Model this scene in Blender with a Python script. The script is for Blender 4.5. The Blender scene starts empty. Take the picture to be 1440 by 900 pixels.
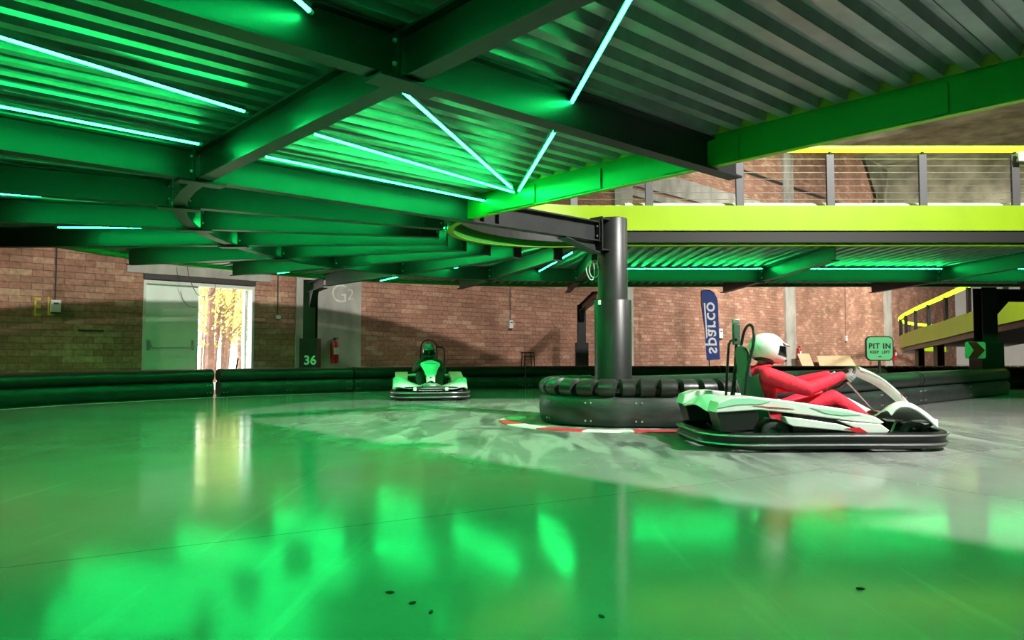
import bpy, bmesh, math, random
from mathutils import Vector, Matrix
SC = bpy.context.scene
COL = SC.collection
R = random.Random(7)
PI = math.pi
rad = math.radians

# ------------------------------------------------------------------ mesh helpers
class MB:
    def __init__(s): s.v = []; s.f = []
    def add(s, vs, fs):
        b = len(s.v); s.v += [Vector(p) for p in vs]; s.f += [tuple(b + i for i in f) for f in fs]; return s
    def box(s, c, sz, rot=None):
        c = Vector(c); h = Vector(sz) / 2; vs = []
        for x in (-1, 1):
            for y in (-1, 1):
                for z in (-1, 1):
                    p = Vector((x * h.x, y * h.y, z * h.z))
                    if rot is not None: p = rot @ p
                    vs.append(c + p)
        return s.add(vs, [(0, 1, 3, 2), (4, 6, 7, 5), (0, 4, 5, 1), (2, 3, 7, 6), (0, 2, 6, 4), (1, 5, 7, 3)])
    def tube(s, pts, r, n=10, closed=False, caps=True):
        pts = [Vector(p) for p in pts]; m = len(pts)
        rs = r if isinstance(r, (list, tuple)) else [r] * m
        tans = []
        for i in range(m):
            if closed: t = pts[(i + 1) % m] - pts[i - 1]
            else: t = pts[min(i + 1, m - 1)] - pts[max(i - 1, 0)]
            tans.append(t.normalized() if t.length > 1e-9 else Vector((0, 0, 1)))
        a = Vector((0, 0, 1)) if abs(tans[0].z) < .9 else Vector((1, 0, 0))
        u = tans[0].cross(a).normalized(); vs = []
        for i in range(m):
            t = tans[i]; u = (u - t * u.dot(t))
            u = u.normalized() if u.length > 1e-6 else t.orthogonal().normalized()
            w = t.cross(u)
            for k in range(n):
                an = 2 * PI * k / n
                vs.append(pts[i] + (u * math.cos(an) + w * math.sin(an)) * rs[i])
        fs = []
        for i in range(m if closed else m - 1):
            j = (i + 1) % m
            for k in range(n):
                k2 = (k + 1) % n
                fs.append((i * n + k, i * n + k2, j * n + k2, j * n + k))
        if caps and not closed:
            fs.append(tuple(range(n - 1, -1, -1))); fs.append(tuple((m - 1) * n + k for k in range(n)))
        return s.add(vs, fs)
    def cyl(s, p0, p1, r0, r1=None, n=16):
        return s.tube([p0, p1], [r0, r0 if r1 is None else r1], n)
    def ell(s, c, r, nu=20, nv=12, rot=None):
        c = Vector(c); vs = []; fs = []
        for j in range(1, nv):
            th = PI * j / nv
            for i in range(nu):
                ph = 2 * PI * i / nu
                p = Vector((r[0] * math.sin(th) * math.cos(ph), r[1] * math.sin(th) * math.sin(ph), r[2] * math.cos(th)))
                vs.append(c + (rot @ p if rot is not None else p))
        top = Vector((0, 0, r[2])); bot = -top
        vs.append(c + (rot @ top if rot is not None else top)); vs.append(c + (rot @ bot if rot is not None else bot))
        T = len(vs) - 2; B = T + 1
        for i in range(nu):
            i2 = (i + 1) % nu
            fs.append((T, i, i2)); fs.append((B, (nv - 2) * nu + i2, (nv - 2) * nu + i))
            for j in range(nv - 2):
                fs.append((j * nu + i, (j + 1) * nu + i, (j + 1) * nu + i2, j * nu + i2))
        return s.add(vs, fs)
    def sweep(s, prof, path, closed=False, caps=True, scales=None):
        """prof: closed polygon of (right, up); path of 3-D points swept level."""
        P = [Vector(p) for p in path]; m = len(P); prof = prof or scales[0]; n = len(prof); vs = []
        for i in range(m):
            a = (P[i] - P[i - 1]) if (i > 0 or closed) else (P[1] - P[0])
            b = (P[(i + 1) % m] - P[i]) if (i < m - 1 or closed) else (P[i] - P[i - 1])
            a = Vector((a.x, a.y, 0)).normalized(); b = Vector((b.x, b.y, 0)).normalized()
            t = (a + b).normalized(); k = 1 / max(.5, t.dot(a))
            rt = Vector((t.y, -t.x, 0)) * k
            pr = scales[i] if scales else prof
            for (x, z) in pr: vs.append(P[i] + rt * x + Vector((0, 0, z)))
        fs = []
        for i in range(m if closed else m - 1):
            j = (i + 1) % m
            for k in range(n):
                k2 = (k + 1) % n
                fs.append((i * n + k, j * n + k, j * n + k2, i * n + k2))
        if caps and not closed:
            fs.append(tuple(range(n))); fs.append(tuple((m - 1) * n + k for k in range(n - 1, -1, -1)))
        return s.add(vs, fs)
    def ext(s, poly, vec):
        n = len(poly); poly = [Vector(p) for p in poly]; vec = Vector(vec)
        return s.add(poly + [p + vec for p in poly], [tuple(range(n - 1, -1, -1)), tuple(range(n, 2 * n))] +
                     [(i, (i + 1) % n, n + (i + 1) % n, n + i) for i in range(n)])
    def lathe(s, prof, c=(0, 0, 0), rot=None, n=24, closed=False):
        c = Vector(c); m = len(prof); vs = []; fs = []
        for (r, z) in prof:
            for k in range(n):
                a = 2 * PI * k / n; p = Vector((r * math.cos(a), r * math.sin(a), z))
                vs.append(c + (rot @ p if rot is not None else p))
        for i in range(m if closed else m - 1):
            j = (i + 1) % m
            for k in range(n):
                k2 = (k + 1) % n
                fs.append((i * n + k, i * n + k2, j * n + k2, j * n + k))
        if not closed:
            if prof[0][0] > 1e-5: fs.append(tuple(range(n - 1, -1, -1)))
            if prof[-1][0] > 1e-5: fs.append(tuple((m - 1) * n + k for k in range(n)))
        return s.add(vs, fs)
    def grid(s, fn, nu, nv, thick=0):
        vs = [Vector(fn(i / nu, j / nv)) for j in range(nv + 1) for i in range(nu + 1)]
        w = nu + 1
        fs = [(j * w + i, j * w + i + 1, (j + 1) * w + i + 1, (j + 1) * w + i) for j in range(nv) for i in range(nu)]
        if not thick: return s.add(vs, fs)
        nm = [Vector((0, 0, 0)) for _ in vs]
        for f in fs:
            q = (vs[f[2]] - vs[f[0]]).cross(vs[f[3]] - vs[f[1]])
            for i in f: nm[i] += q
        low = [p - (nn.normalized() if nn.length > 1e-12 else Vector((0, 0, 1))) * thick for p, nn in zip(vs, nm)]
        N = len(vs); g = fs + [tuple(N + i for i in reversed(f)) for f in fs]
        edge = [i for i in range(w)] + [j * w + nu for j in range(1, nv + 1)] + [nv * w + i for i in range(nu - 1, -1, -1)] + [j * w for j in range(nv - 1, 0, -1)]
        for a in range(len(edge)):
            i, k = edge[a], edge[(a + 1) % len(edge)]
            g.append((i, N + i, N + k, k))
        return s.add(vs + low, g)
    def build(s, name, mat, parent=None, origin=None, rotz=0, smooth=True, angle=40, bevel=0, recalc=True):
        """origin given: verts are in world space; object sits at origin."""
        me = bpy.data.meshes.new(name)
        o0 = Vector(origin) if origin is not None else Vector((0, 0, 0))
        rm = Matrix.Rotation(-rotz, 3, 'Z')
        me.from_pydata([tuple(rm @ (p - o0)) for p in s.v], [], s.f)
        if recalc:
            bm = bmesh.new(); bm.from_mesh(me); bmesh.ops.recalc_face_normals(bm, faces=bm.faces); bm.to_mesh(me); bm.free()
        if smooth:
            me.shade_smooth(); me.set_sharp_from_angle(angle=rad(angle))
        if mat is not None: me.materials.append(mat)
        o = bpy.data.objects.new(name, me); COL.objects.link(o)
        if origin is not None: o.location = o0; o.rotation_euler = (0, 0, rotz)
        if parent is not None: o.parent = parent
        if bevel:
            b = o.modifiers.new('bevel', 'BEVEL'); b.width = bevel; b.segments = 2; b.limit_method = 'ANGLE'
        return o

def tag(o, label, cat, group=None, kind=None):
    o['label'] = label; o['category'] = cat
    if group: o['group'] = group
    if kind: o['kind'] = kind
    return o
def thing(name, label, cat, loc=(0, 0, 0), rotz=0, group=None, kind='thing'):
    o = bpy.data.objects.new(name, None); COL.objects.link(o); o.empty_display_size = .2
    o.location = loc; o.rotation_euler = (0, 0, rotz)
    return tag(o, label, cat, group, kind)
def struct(o): o['kind'] = 'structure'; return o
def copy_tree(o, parent=None):
    c = o.copy(); COL.objects.link(c)
    if parent is not None: c.parent = parent
    for ch in list(o.children): copy_tree(ch, c)
    return c
def text_mesh(body, size=1.0, extrude=0.004, spacing=1.0, bold=0.0):
    cu = bpy.data.curves.new('lettering', 'FONT'); cu.body = body; cu.size = size; cu.extrude = extrude
    cu.align_x = 'CENTER'; cu.align_y = 'CENTER'; cu.space_character = spacing; cu.offset = bold; cu.resolution_u = 3
    o = bpy.data.objects.new('lettering', cu); COL.objects.link(o)
    bpy.context.view_layer.update()
    me = bpy.data.meshes.new_from_object(o.evaluated_get(bpy.context.evaluated_depsgraph_get()))
    bpy.data.objects.remove(o); bpy.data.curves.remove(cu)
    vs = [v.co.copy() for v in me.vertices]; fs = [tuple(p.vertices) for p in me.polygons]
    bpy.data.meshes.remove(me)
    return vs, fs
def remeshed(mb, voxel, smooth=4):
    me = bpy.data.meshes.new('tmp'); me.from_pydata([tuple(p) for p in mb.v], [], mb.f)
    bm = bmesh.new(); bm.from_mesh(me); bmesh.ops.recalc_face_normals(bm, faces=bm.faces); bm.to_mesh(me); bm.free()
    o = bpy.data.objects.new('tmp', me); COL.objects.link(o)
    m = o.modifiers.new('r', 'REMESH'); m.mode = 'VOXEL'; m.voxel_size = voxel
    if smooth:
        q = o.modifiers.new('s', 'SMOOTH'); q.factor = .5; q.iterations = smooth
    bpy.context.view_layer.update()
    out = bpy.data.meshes.new_from_object(o.evaluated_get(bpy.context.evaluated_depsgraph_get()))
    bpy.data.objects.remove(o); bpy.data.meshes.remove(me)
    out.shade_smooth()
    return out
def mesh_obj(name, me, mats, parent=None):
    me.name = name; me.materials.clear()
    for m in mats: me.materials.append(m)
    o = bpy.data.objects.new(name, me); COL.objects.link(o)
    if parent is not None: o.parent = parent
    return o

# ------------------------------------------------------------------ camera (photo taken as 1440 x 900)
F = 1040.0; CAMZ = 0.9; TILT = math.atan(47 / F)
cd = bpy.data.cameras.new('camera'); cam = bpy.data.objects.new('camera', cd); COL.objects.link(cam)
cd.sensor_width = 36; cd.lens = 36 * F / 1440; cd.clip_end = 400
cam.location = (0, 0, CAMZ); cam.rotation_euler = (PI / 2 + TILT, 0, 0)
SC.camera = cam
def ray(px, py):
    x = (px - 720) / F; y = (450 - py) / F; c, s = math.cos(TILT), math.sin(TILT)
    return Vector((x, c - y * s, s + y * c))
def PX(px, py, z):
    """where the sight line through a photo point meets height z"""
    d = ray(px, py); return Vector((0, 0, CAMZ)) + d * ((z - CAMZ) / d.z)
def PD(px, py, D):
    d = ray(px, py); return Vector((0, 0, CAMZ)) + d * (D / d.y)

# ------------------------------------------------------------------ materials
def mat(name, col, rough=.5, metal=0.0, var=0.0, vscale=4.0, bump=0.0, bscale=40.0, emit=None, estr=0.0, coat=0.0, spec=.5, stretch=None, two=False):
    m = bpy.data.materials.new(name); m.use_nodes = True; nt = m.node_tree; b = nt.nodes['Principled BSDF']
    b.inputs['Base Color'].default_value = (*col, 1); b.inputs['Roughness'].default_value = rough
    b.inputs['Metallic'].default_value = metal; b.inputs['Coat Weight'].default_value = coat
    b.inputs['Specular IOR Level'].default_value = spec
    if emit:
        b.inputs['Emission Color'].default_value = (*emit, 1); b.inputs['Emission Strength'].default_value = estr
    if var or bump:
        tc = nt.nodes.new('ShaderNodeTexCoord'); mp = nt.nodes.new('ShaderNodeMapping')
        nt.links.new(tc.outputs['Object'], mp.inputs['Vector'])
        if stretch: mp.inputs['Scale'].default_value = stretch
    if var:
        n = nt.nodes.new('ShaderNodeTexNoise'); n.inputs['Scale'].default_value = vscale; n.inputs['Detail'].default_value = 6
        nt.links.new(mp.outputs['Vector'], n.inputs['Vector'])
        r = nt.nodes.new('ShaderNodeValToRGB')
        r.color_ramp.elements[0].position = .3; r.color_ramp.elements[1].position = .7
        r.color_ramp.elements[0].color = (*[c * (1 - var) for c in col], 1)
        r.color_ramp.elements[1].color = (*[min(1, c * (1 + var)) for c in col], 1)
        nt.links.new(n.outputs['Fac'], r.inputs['Fac']); nt.links.new(r.outputs['Color'], b.inputs['Base Color'])
    if bump:
        n2 = nt.nodes.new('ShaderNodeTexNoise'); n2.inputs['Scale'].default_value = bscale; n2.inputs['Detail'].default_value = 4
        nt.links.new(mp.outputs['Vector'], n2.inputs['Vector'])
        bp = nt.nodes.new('ShaderNodeBump'); bp.inputs['Strength'].default_value = bump; bp.inputs['Distance'].default_value = .02
        nt.links.new(n2.outputs['Fac'], bp.inputs['Height']); nt.links.new(bp.outputs['Normal'], b.inputs['Normal'])
    return m

GREEN = (.006, 1.0, .175)
M = {}
M['beam'] = mat('painted_steel', (.020, .023, .023), .40, 0, .25, 3, .05, 60)
M['beam_dark'] = mat('dark_painted_steel', (.012, .014, .014), .40, 0, .25, 3, .05, 60)
M['galv'] = mat('galvanised_sheet', (.27, .29, .30), .36, .6, .18, 5, .03, 30)
M['slab'] = mat('deck_board', (.12, .12, .11), .8)
M['lime'] = mat('lime_paint', (.30, .50, .0015), .42, 0, .06, 2)
M['green_paint'] = mat('green_edge_paint', (.020, .24, .03), .4, 0, .08, 2)
M['closer'] = mat('olive_rib_closer', (.42, .36, .05), .8, 0, .2, 8)
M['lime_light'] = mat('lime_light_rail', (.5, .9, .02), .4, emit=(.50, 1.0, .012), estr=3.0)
M['rubber'] = mat('black_rail_plastic', (.020, .022, .022), .36, 0, .35, 3, .10, 18)
M['rubber2'] = mat('black_panel_plastic', (.036, .039, .040), .38, 0, .4, 4, .12, 14, stretch=(1, 1, 3))
M['upper_rail'] = mat('pale_rail_plastic', (.62, .63, .62), .45, 0, .12, 6)
M['post'] = mat('grey_post_paint', (.10, .10, .105), .45)
M['bolt'] = mat('zinc_bolt', (.55, .55, .52), .35, .8)
M['black'] = mat('black_plastic', (.012, .012, .013), .35)
M['tyre'] = mat('tyre_rubber', (.014, .014, .015), .55, 0, .3, 20, .15, 60)
M['metal'] = mat('bare_metal', (.55, .56, .57), .28, .9)
M['white'] = mat('white_bodywork', (.82, .83, .82), .25, 0, .05, 6, coat=.4)
M['mint'] = mat('mint_bodywork', (.42, .78, .58), .28, coat=.3)
M['redtrim'] = mat('red_bodywork', (.70, .02, .045), .3)
M['seat'] = mat('seat_shell', (.05, .11, .075), .5)
M['led'] = mat('green_led', (.02, .8, .2), .4, emit=GREEN, estr=100.0)
M['channel'] = mat('aluminium_channel', (.30, .32, .32), .45, .6)
M['cap'] = mat('clear_cap', (.45, .7, .5), .3)
M['cable'] = mat('grey_cable', (.05, .06, .06), .5)
M['redsuit'] = mat('red_race_suit', (.85, .012, .045), .75, 0, .18, 12, .35, 26)
M['darksuit'] = mat('dark_race_suit', (.06, .038, .030), .75, 0, .35, 12, .35, 26)
M['glove'] = mat('grey_glove', (.30, .31, .32), .7, 0, .2, 40, .2, 90)
M['darkglove'] = mat('black_glove', (.03, .03, .03), .7, 0, .2, 40, .2, 90)
M['skin'] = mat('skin', (.52, .30, .22), .55)
M['helmet'] = mat('white_helmet', (.80, .82, .82), .16, coat=.6)
M['darkhelmet'] = mat('grey_helmet', (.10, .12, .12), .2, 0, .7, 9, coat=.5)
M['visor'] = mat('dark_visor', (.006, .006, .008), .06, coat=.8)
M['eye'] = mat('eye', (.03, .02, .02), .2)
M['concrete'] = mat('concrete', (.40, .385, .34), .85, 0, .32, 1.6, .35, 9, stretch=(1, 1, .5))
M['concrete2'] = mat('stained_concrete', (.30, .285, .20), .88, 0, .45, .9, .35, 6)
M['door'] = mat('door_paint', (.80, .86, .76), .38, 0, .05, 2)
M['doorframe'] = mat('door_frame_paint', (.66, .68, .62), .45)
M['exting'] = mat('extinguisher_red', (.55, .012, .016), .3, coat=.4)
M['paper'] = mat('white_label', (.8, .8, .78), .6)
M['plywood'] = mat('raw_board', (.66, .50, .30), .75, 0, .12, 3, stretch=(1, 8, 1))
M['navy'] = mat('navy_flag_cloth', (.018, .050, .24), .7, 0, .1, 3, .1, 8)
M['flagtext'] = mat('white_print', (.85, .86, .88), .7)
M['signgreenlit'] = mat('sign_green_light_tint', (.10, .42, .17), .4)  # board is white; the green light on it is put into the colour
M['signblack'] = mat('sign_black', (.006, .012, .008), .5)
M['signmint'] = mat('sign_mint', (.42, .80, .56), .4)
M['signred'] = mat('sign_red', (.42, .020, .018), .45)
M['yellowpaint'] = mat('yellow_wall_paint', (.62, .50, .07), .8, 0, .3, 8)
M['chalk'] = mat('chalk_marks', (.62, .62, .55), .9, 0, .2, 9)
M['numberpaint'] = mat('pale_number_paint', (.55, .85, .72), .5)
M['steel_lintel'] = mat('dark_steel_lintel', (.035, .028, .024), .6)
M['bark'] = mat('bark', (.30, .20, .16), .9, 0, .3, 8)
M['leaf'] = mat('spring_leaf', (.62, .70, .22), .6, 0, .25, 2)
M['grass'] = mat('bright_ground', (.55, .52, .40), .95, 0, .3, 2)
M['fencewhite'] = mat('white_fence', (.8, .76, .72), .6)
M['cladding'] = mat('white_cladding', (.74, .74, .70), .55, 0, .04, 2)
M['lampglass'] = mat('lamp_glass', (.9, .9, .9), .3, emit=(1, .97, .9), estr=40)

def brick_mat():
    m = bpy.data.materials.new('old_brick'); m.use_nodes = True; nt = m.node_tree; b = nt.nodes['Principled BSDF']; L = nt.links
    tc = nt.nodes.new('ShaderNodeTexCoord'); sp = nt.nodes.new('ShaderNodeSeparateXYZ'); cb = nt.nodes.new('ShaderNodeCombineXYZ')
    L.new(tc.outputs['Object'], sp.inputs[0]); L.new(sp.outputs['X'], cb.inputs['X']); L.new(sp.outputs['Z'], cb.inputs['Y'])
    br = nt.nodes.new('ShaderNodeTexBrick'); L.new(cb.outputs[0], br.inputs['Vector'])
    br.inputs['Scale'].default_value = 1; br.inputs['Brick Width'].default_value = .40; br.inputs['Row Height'].default_value = .140
    br.inputs['Mortar Size'].default_value = .010; br.inputs['Mortar Smooth'].default_value = .4; br.inputs['Bias'].default_value = -.25
    br.inputs['Color1'].default_value = (.50, .25, .18, 1); br.inputs['Color2'].default_value = (.66, .39, .28, 1)
    br.inputs['Mortar'].default_value = (.27, .20, .15, 1)
    # a few paler and darker bricks: white noise per brick cell
    br2 = nt.nodes.new('ShaderNodeTexBrick'); L.new(cb.outputs[0], br2.inputs['Vector'])
    br2.inputs['Scale'].default_value = 1; br2.inputs['Brick Width'].default_value = .40; br2.inputs['Row Height'].default_value = .140
    br2.inputs['Mortar Size'].default_value = 0; br2.inputs['Bias'].default_value = 0
    br2.inputs['Color1'].default_value = (0, 0, 0, 1); br2.inputs['Color2'].default_value = (1, 1, 1, 1)
    rp = nt.nodes.new('ShaderNodeValToRGB'); rp.color_ramp.elements[0].position = .80; rp.color_ramp.elements[1].position = 1.0
    L.new(br2.outputs['Color'], rp.inputs['Fac'])
    ns = nt.nodes.new('ShaderNodeTexNoise'); ns.inputs['Scale'].default_value = .7; ns.inputs['Detail'].default_value = 5; L.new(cb.outputs[0], ns.inputs['Vector'])
    mx = nt.nodes.new('ShaderNodeMix'); mx.data_type = 'RGBA'; L.new(rp.outputs['Color'], mx.inputs['Factor'])
    L.new(br.outputs['Color'], mx.inputs['A']); mx.inputs['B'].default_value = (.68, .44, .31, 1)
    mu = nt.nodes.new('ShaderNodeMix'); mu.data_type = 'RGBA'; mu.blend_type = 'MULTIPLY'; mu.inputs['Factor'].default_value = .75
    r2 = nt.nodes.new('ShaderNodeValToRGB'); r2.color_ramp.elements[0].position = .3; r2.color_ramp.elements[1].position = .72
    r2.color_ramp.elements[0].color = (.42, .40, .36, 1); r2.color_ramp.elements[1].color = (1.1, 1.08, 1.05, 1)
    L.new(ns.outputs['Fac'], r2.inputs['Fac']); L.new(mx.outputs['Result'], mu.inputs['A']); L.new(r2.outputs['Color'], mu.inputs['B'])
    fn = nt.nodes.new('ShaderNodeTexNoise'); fn.inputs['Scale'].default_value = 11; fn.inputs['Detail'].default_value = 6; L.new(cb.outputs[0], fn.inputs['Vector'])
    m3 = nt.nodes.new('ShaderNodeMix'); m3.data_type = 'RGBA'; m3.blend_type = 'MULTIPLY'; m3.inputs['Factor'].default_value = .6
    r3 = nt.nodes.new('ShaderNodeValToRGB'); r3.color_ramp.elements[0].position = .35; r3.color_ramp.elements[1].position = .65
    r3.color_ramp.elements[0].color = (.6, .58, .55, 1); r3.color_ramp.elements[1].color = (1.15, 1.15, 1.15, 1)
    L.new(fn.outputs['Fac'], r3.inputs['Fac']); L.new(mu.outputs['Result'], m3.inputs['A']); L.new(r3.outputs['Color'], m3.inputs['B'])
    L.new(m3.outputs['Result'], b.inputs['Base Color'])
    b.inputs['Roughness'].default_value = .85; b.inputs['Specular IOR Level'].default_value = .25
    bp = nt.nodes.new('ShaderNodeBump'); bp.inputs['Strength'].default_value = .7; bp.inputs['Distance'].default_value = .02; bp.invert = True
    L.new(br.outputs['Fac'], bp.inputs['Height']); L.new(bp.outputs['Normal'], b.inputs['Normal'])
    return m
M['brick'] = brick_mat()

CX, CY = 1.38, 10.1          # the round column
CC = Vector((CX, CY, 0))

def floor_mat():
    m = bpy.data.materials.new('sealed_floor'); m.use_nodes = True; nt = m.node_tree; b = nt.nodes['Principled BSDF']; L = nt.links
    N = nt.nodes.new
    tc = N('ShaderNodeTexCoord')
    def noise(scale, det=5, st=None, rot=0.0, dist=0.0):
        mp = N('ShaderNodeMapping'); L.new(tc.outputs['Object'], mp.inputs['Vector'])
        mp.inputs['Rotation'].default_value = (0, 0, rot)
        if st: mp.inputs['Scale'].default_value = st
        n = N('ShaderNodeTexNoise'); n.inputs['Scale'].default_value = scale; n.inputs['Detail'].default_value = det; n.inputs['Distortion'].default_value = dist
        L.new(mp.outputs['Vector'], n.inputs['Vector']); return n.outputs['Fac']
    def ramp(x, a, c, lo=(0, 0, 0), hi=(1, 1, 1)):
        r = N('ShaderNodeValToRGB'); r.color_ramp.elements[0].position = a; r.color_ramp.elements[1].position = c
        r.color_ramp.elements[0].color = (*lo, 1); r.color_ramp.elements[1].color = (*hi, 1); L.new(x, r.inputs['Fac']); return r.outputs['Color']
    def mix(f, a, c, mode='MIX'):
        q = N('ShaderNodeMix'); q.data_type = 'RGBA'; q.blend_type = mode
        if isinstance(f, float): q.inputs['Factor'].default_value = f
        else: L.new(f, q.inputs['Factor'])
        for k, v in (('A', a), ('B', c)):
            if isinstance(v, tuple): q.inputs[k].default_value = (*v, 1)
            else: L.new(v, q.inputs[k])
        return q.outputs['Result']
    def math_(op, a, c=None):
        q = N('ShaderNodeMath'); q.operation = op; q.use_clamp = False
        for i, v in enumerate((a, c)):
            if v is None: continue
            if isinstance(v, (int, float)): q.inputs[i].default_value = v
            else: L.new(v, q.inputs[i])
        return q.outputs[0]
    base = mix(ramp(noise(.55, 6), .3, .7), (.25, .255, .25), (.33, .335, .325))
    # worn racing line: a dusty ring around the island (wear of its own shape)
    vd = N('ShaderNodeVectorMath'); vd.operation = 'DISTANCE'; L.new(tc.outputs['Object'], vd.inputs[0]); vd.inputs[1].default_value = (CX + .3, CY - .3, 0)
    dist = math_('ADD', vd.outputs['Value'], math_('MULTIPLY', math_('SUBTRACT', noise(.9, 6, dist=.6), .5), 2.6))
    worn = ramp(math_('DIVIDE', dist, 10.0), .33, .47, (1, 1, 1), (0, 0, 0))
    streak = ramp(noise(3.2, 7, (1, .22, 1), rad(-14), .8), .46, .56)
    streak2 = ramp(noise(2.2, 7, (1, .3, 1), rad(-30), 1.2), .52, .60)
    scuff = mix(math_('MULTIPLY', streak, .8), (.14, .15, .145), (.31, .32, .31))
    scuff = mix(math_('MULTIPLY', streak2, .85), scuff, (.04, .05, .05))
    col = mix(math_('MULTIPLY', worn, .9), base, scuff)
    # fine scratches everywhere
    scr = ramp(noise(7, 8, (1, .08, 1), rad(-20), .4), .60, .72)
    col = mix(math_('MULTIPLY', scr, .16), col, (.55, .56, .55))
    # slab joints
    mpj = N('ShaderNodeMapping'); L.new(tc.outputs['Object'], mpj.inputs['Vector']); mpj.inputs['Rotation'].default_value = (0, 0, rad(-30)); mpj.inputs['Location'].default_value = (1.0, .4, 0)
    bj = N('ShaderNodeTexBrick'); L.new(mpj.outputs['Vector'], bj.inputs['Vector']); bj.inputs['Scale'].default_value = 1
    bj.offset = 0; bj.inputs['Brick Width'].default_value = 6; bj.inputs['Row Height'].default_value = 4.2; bj.inputs['Mortar Size'].default_value = .006
    col = mix(math_('MULTIPLY', bj.outputs['Fac'], .6), col, (.07, .07, .07))
    # small dark chips
    vo = N('ShaderNodeTexVoronoi'); L.new(tc.outputs['Object'], vo.inputs['Vector']); vo.inputs['Scale'].default_value = 1.1
    chip = ramp(vo.outputs['Distance'], .018, .026, (1, 1, 1), (0, 0, 0))
    col = mix(math_('MULTIPLY', chip, .8), col, (.05, .05, .045))
    L.new(col, b.inputs['Base Color'])
    ro = math_('ADD', math_('MULTIPLY', ramp(noise(1.3, 6, dist=.4), .3, .75), .08), .085)
    ro = math_('ADD', ro, math_('MULTIPLY', worn, .26))
    L.new(ro, b.inputs['Roughness'])
    b.inputs['Specular IOR Level'].default_value = .15
    hb = math_('ADD', math_('MULTIPLY', noise(4.0, 5, (1, .35, 1), rad(-15)), .6), math_('MULTIPLY', noise(22, 4), .25))
    bp = N('ShaderNodeBump'); bp.inputs['Strength'].default_value = .22; bp.inputs['Distance'].default_value = .012
    L.new(hb, bp.inputs['Height']); L.new(bp.outputs['Normal'], b.inputs['Normal'])
    return m
M['floor'] = floor_mat()
# ------------------------------------------------------------------ hall: wall along u (44 deg), room on the camera side
W0 = Vector((-8.5, 17.0, 0)); WA = rad(44.03)
U = Vector((math.cos(WA), math.sin(WA), 0)); OUT = Vector((-math.sin(WA), math.cos(WA), 0))
def WP(t, s=0, z=0): return W0 + U * t - OUT * s + Vector((0, 0, z))     # s: distance into the room
def wall_t(px):
    d = ray(px, 497); k = d.x / d.y
    return (k * W0.y - W0.x) / (U.x - k * U.y)
def wall_pt(px, py, s=0.0):
    """point of the plane s in front of the brick wall seen at a photo point"""
    d = ray(px, py); o = Vector((0, 0, CAMZ)); q = W0 - OUT * s
    return o + d * ((q - o).dot(OUT) / d.dot(OUT))
T0, T1, ROOF = -18.0, 62.0, 13.4
DOOR0, DOOR1, DOORH = 0.0, 2.66, 2.62
m = MB()
def wbox(mb, t0, t1, z0, z1, s0=-.4, s1=0.0):
    p = WP((t0 + t1) / 2, (s0 + s1) / 2, (z0 + z1) / 2)
    mb.box(p, (t1 - t0, s1 - s0, z1 - z0), Matrix.Rotation(WA, 3, 'Z'))
wbox(m, T0, DOOR0, 0, ROOF); wbox(m, DOOR1, T1, 0, ROOF); wbox(m, DOOR0, DOOR1, DOORH, ROOF)
struct(m.build('wall_back', M['brick'], origin=W0, rotz=WA, smooth=False))
def shell_wall(name, t0, s0, t1, s1, mt, z0=0, z1=ROOF):
    a, b = WP(t0, s0), WP(t1, s1); dd = (b - a); L = dd.length
    ang = math.atan2(dd.y, dd.x)
    q = MB().box((a + b) / 2 + Vector((0, 0, (z0 + z1) / 2)), (L, .3, z1 - z0), Matrix.Rotation(ang, 3, 'Z'))
    return struct(q.build(name, mt, origin=a, rotz=ang, smooth=False))
SD = 46.0
shell_wall('wall_right', T1 + .15, 0, T1 + .15, SD, M['cladding'])
shell_wall('wall_left', T0 - .15, 0, T0 - .15, SD, M['brick'])
shell_wall('wall_front', T0, SD + .15, T1, SD + .15, M['brick'])
q = MB().ext([WP(T0 - .4, -.4, -.2), WP(T1 + .4, -.4, -.2), WP(T1 + .4, SD + .4, -.2), WP(T0 - .4, SD + .4, -.2)], (0, 0, .2))
struct(q.build('floor', M['floor'], smooth=False))
q = MB().ext([WP(T0 - .4, -.4, ROOF), WP(T1 + .4, -.4, ROOF), WP(T1 + .4, SD + .4, ROOF), WP(T0 - .4, SD + .4, ROOF)], (0, 0, .25))
struct(q.build('ceiling', M['concrete2'], smooth=False))
# concrete piers on the brick wall, the beams they carry and the ring beam high up
piers = [(3.81, 5.82), (17.4, 18.55), (31.9, 33.05), (46.2, 47.4)]
for i, (a, b) in enumerate(piers):
    q = MB(); wbox(q, a, b, 0, ROOF, 0, .035 if i == 0 else .10)
    struct(q.build('trim_%d' % (i + 1), M['concrete'], origin=WP(a), rotz=WA, smooth=False))
    if i in (1, 2):
        q = MB(); wbox(q, a, b, 11.7, ROOF, .1, SD)
        struct(q.build('trim_%d' % (i + 11), M['concrete2'], origin=WP(a), rotz=WA, smooth=False))
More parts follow.
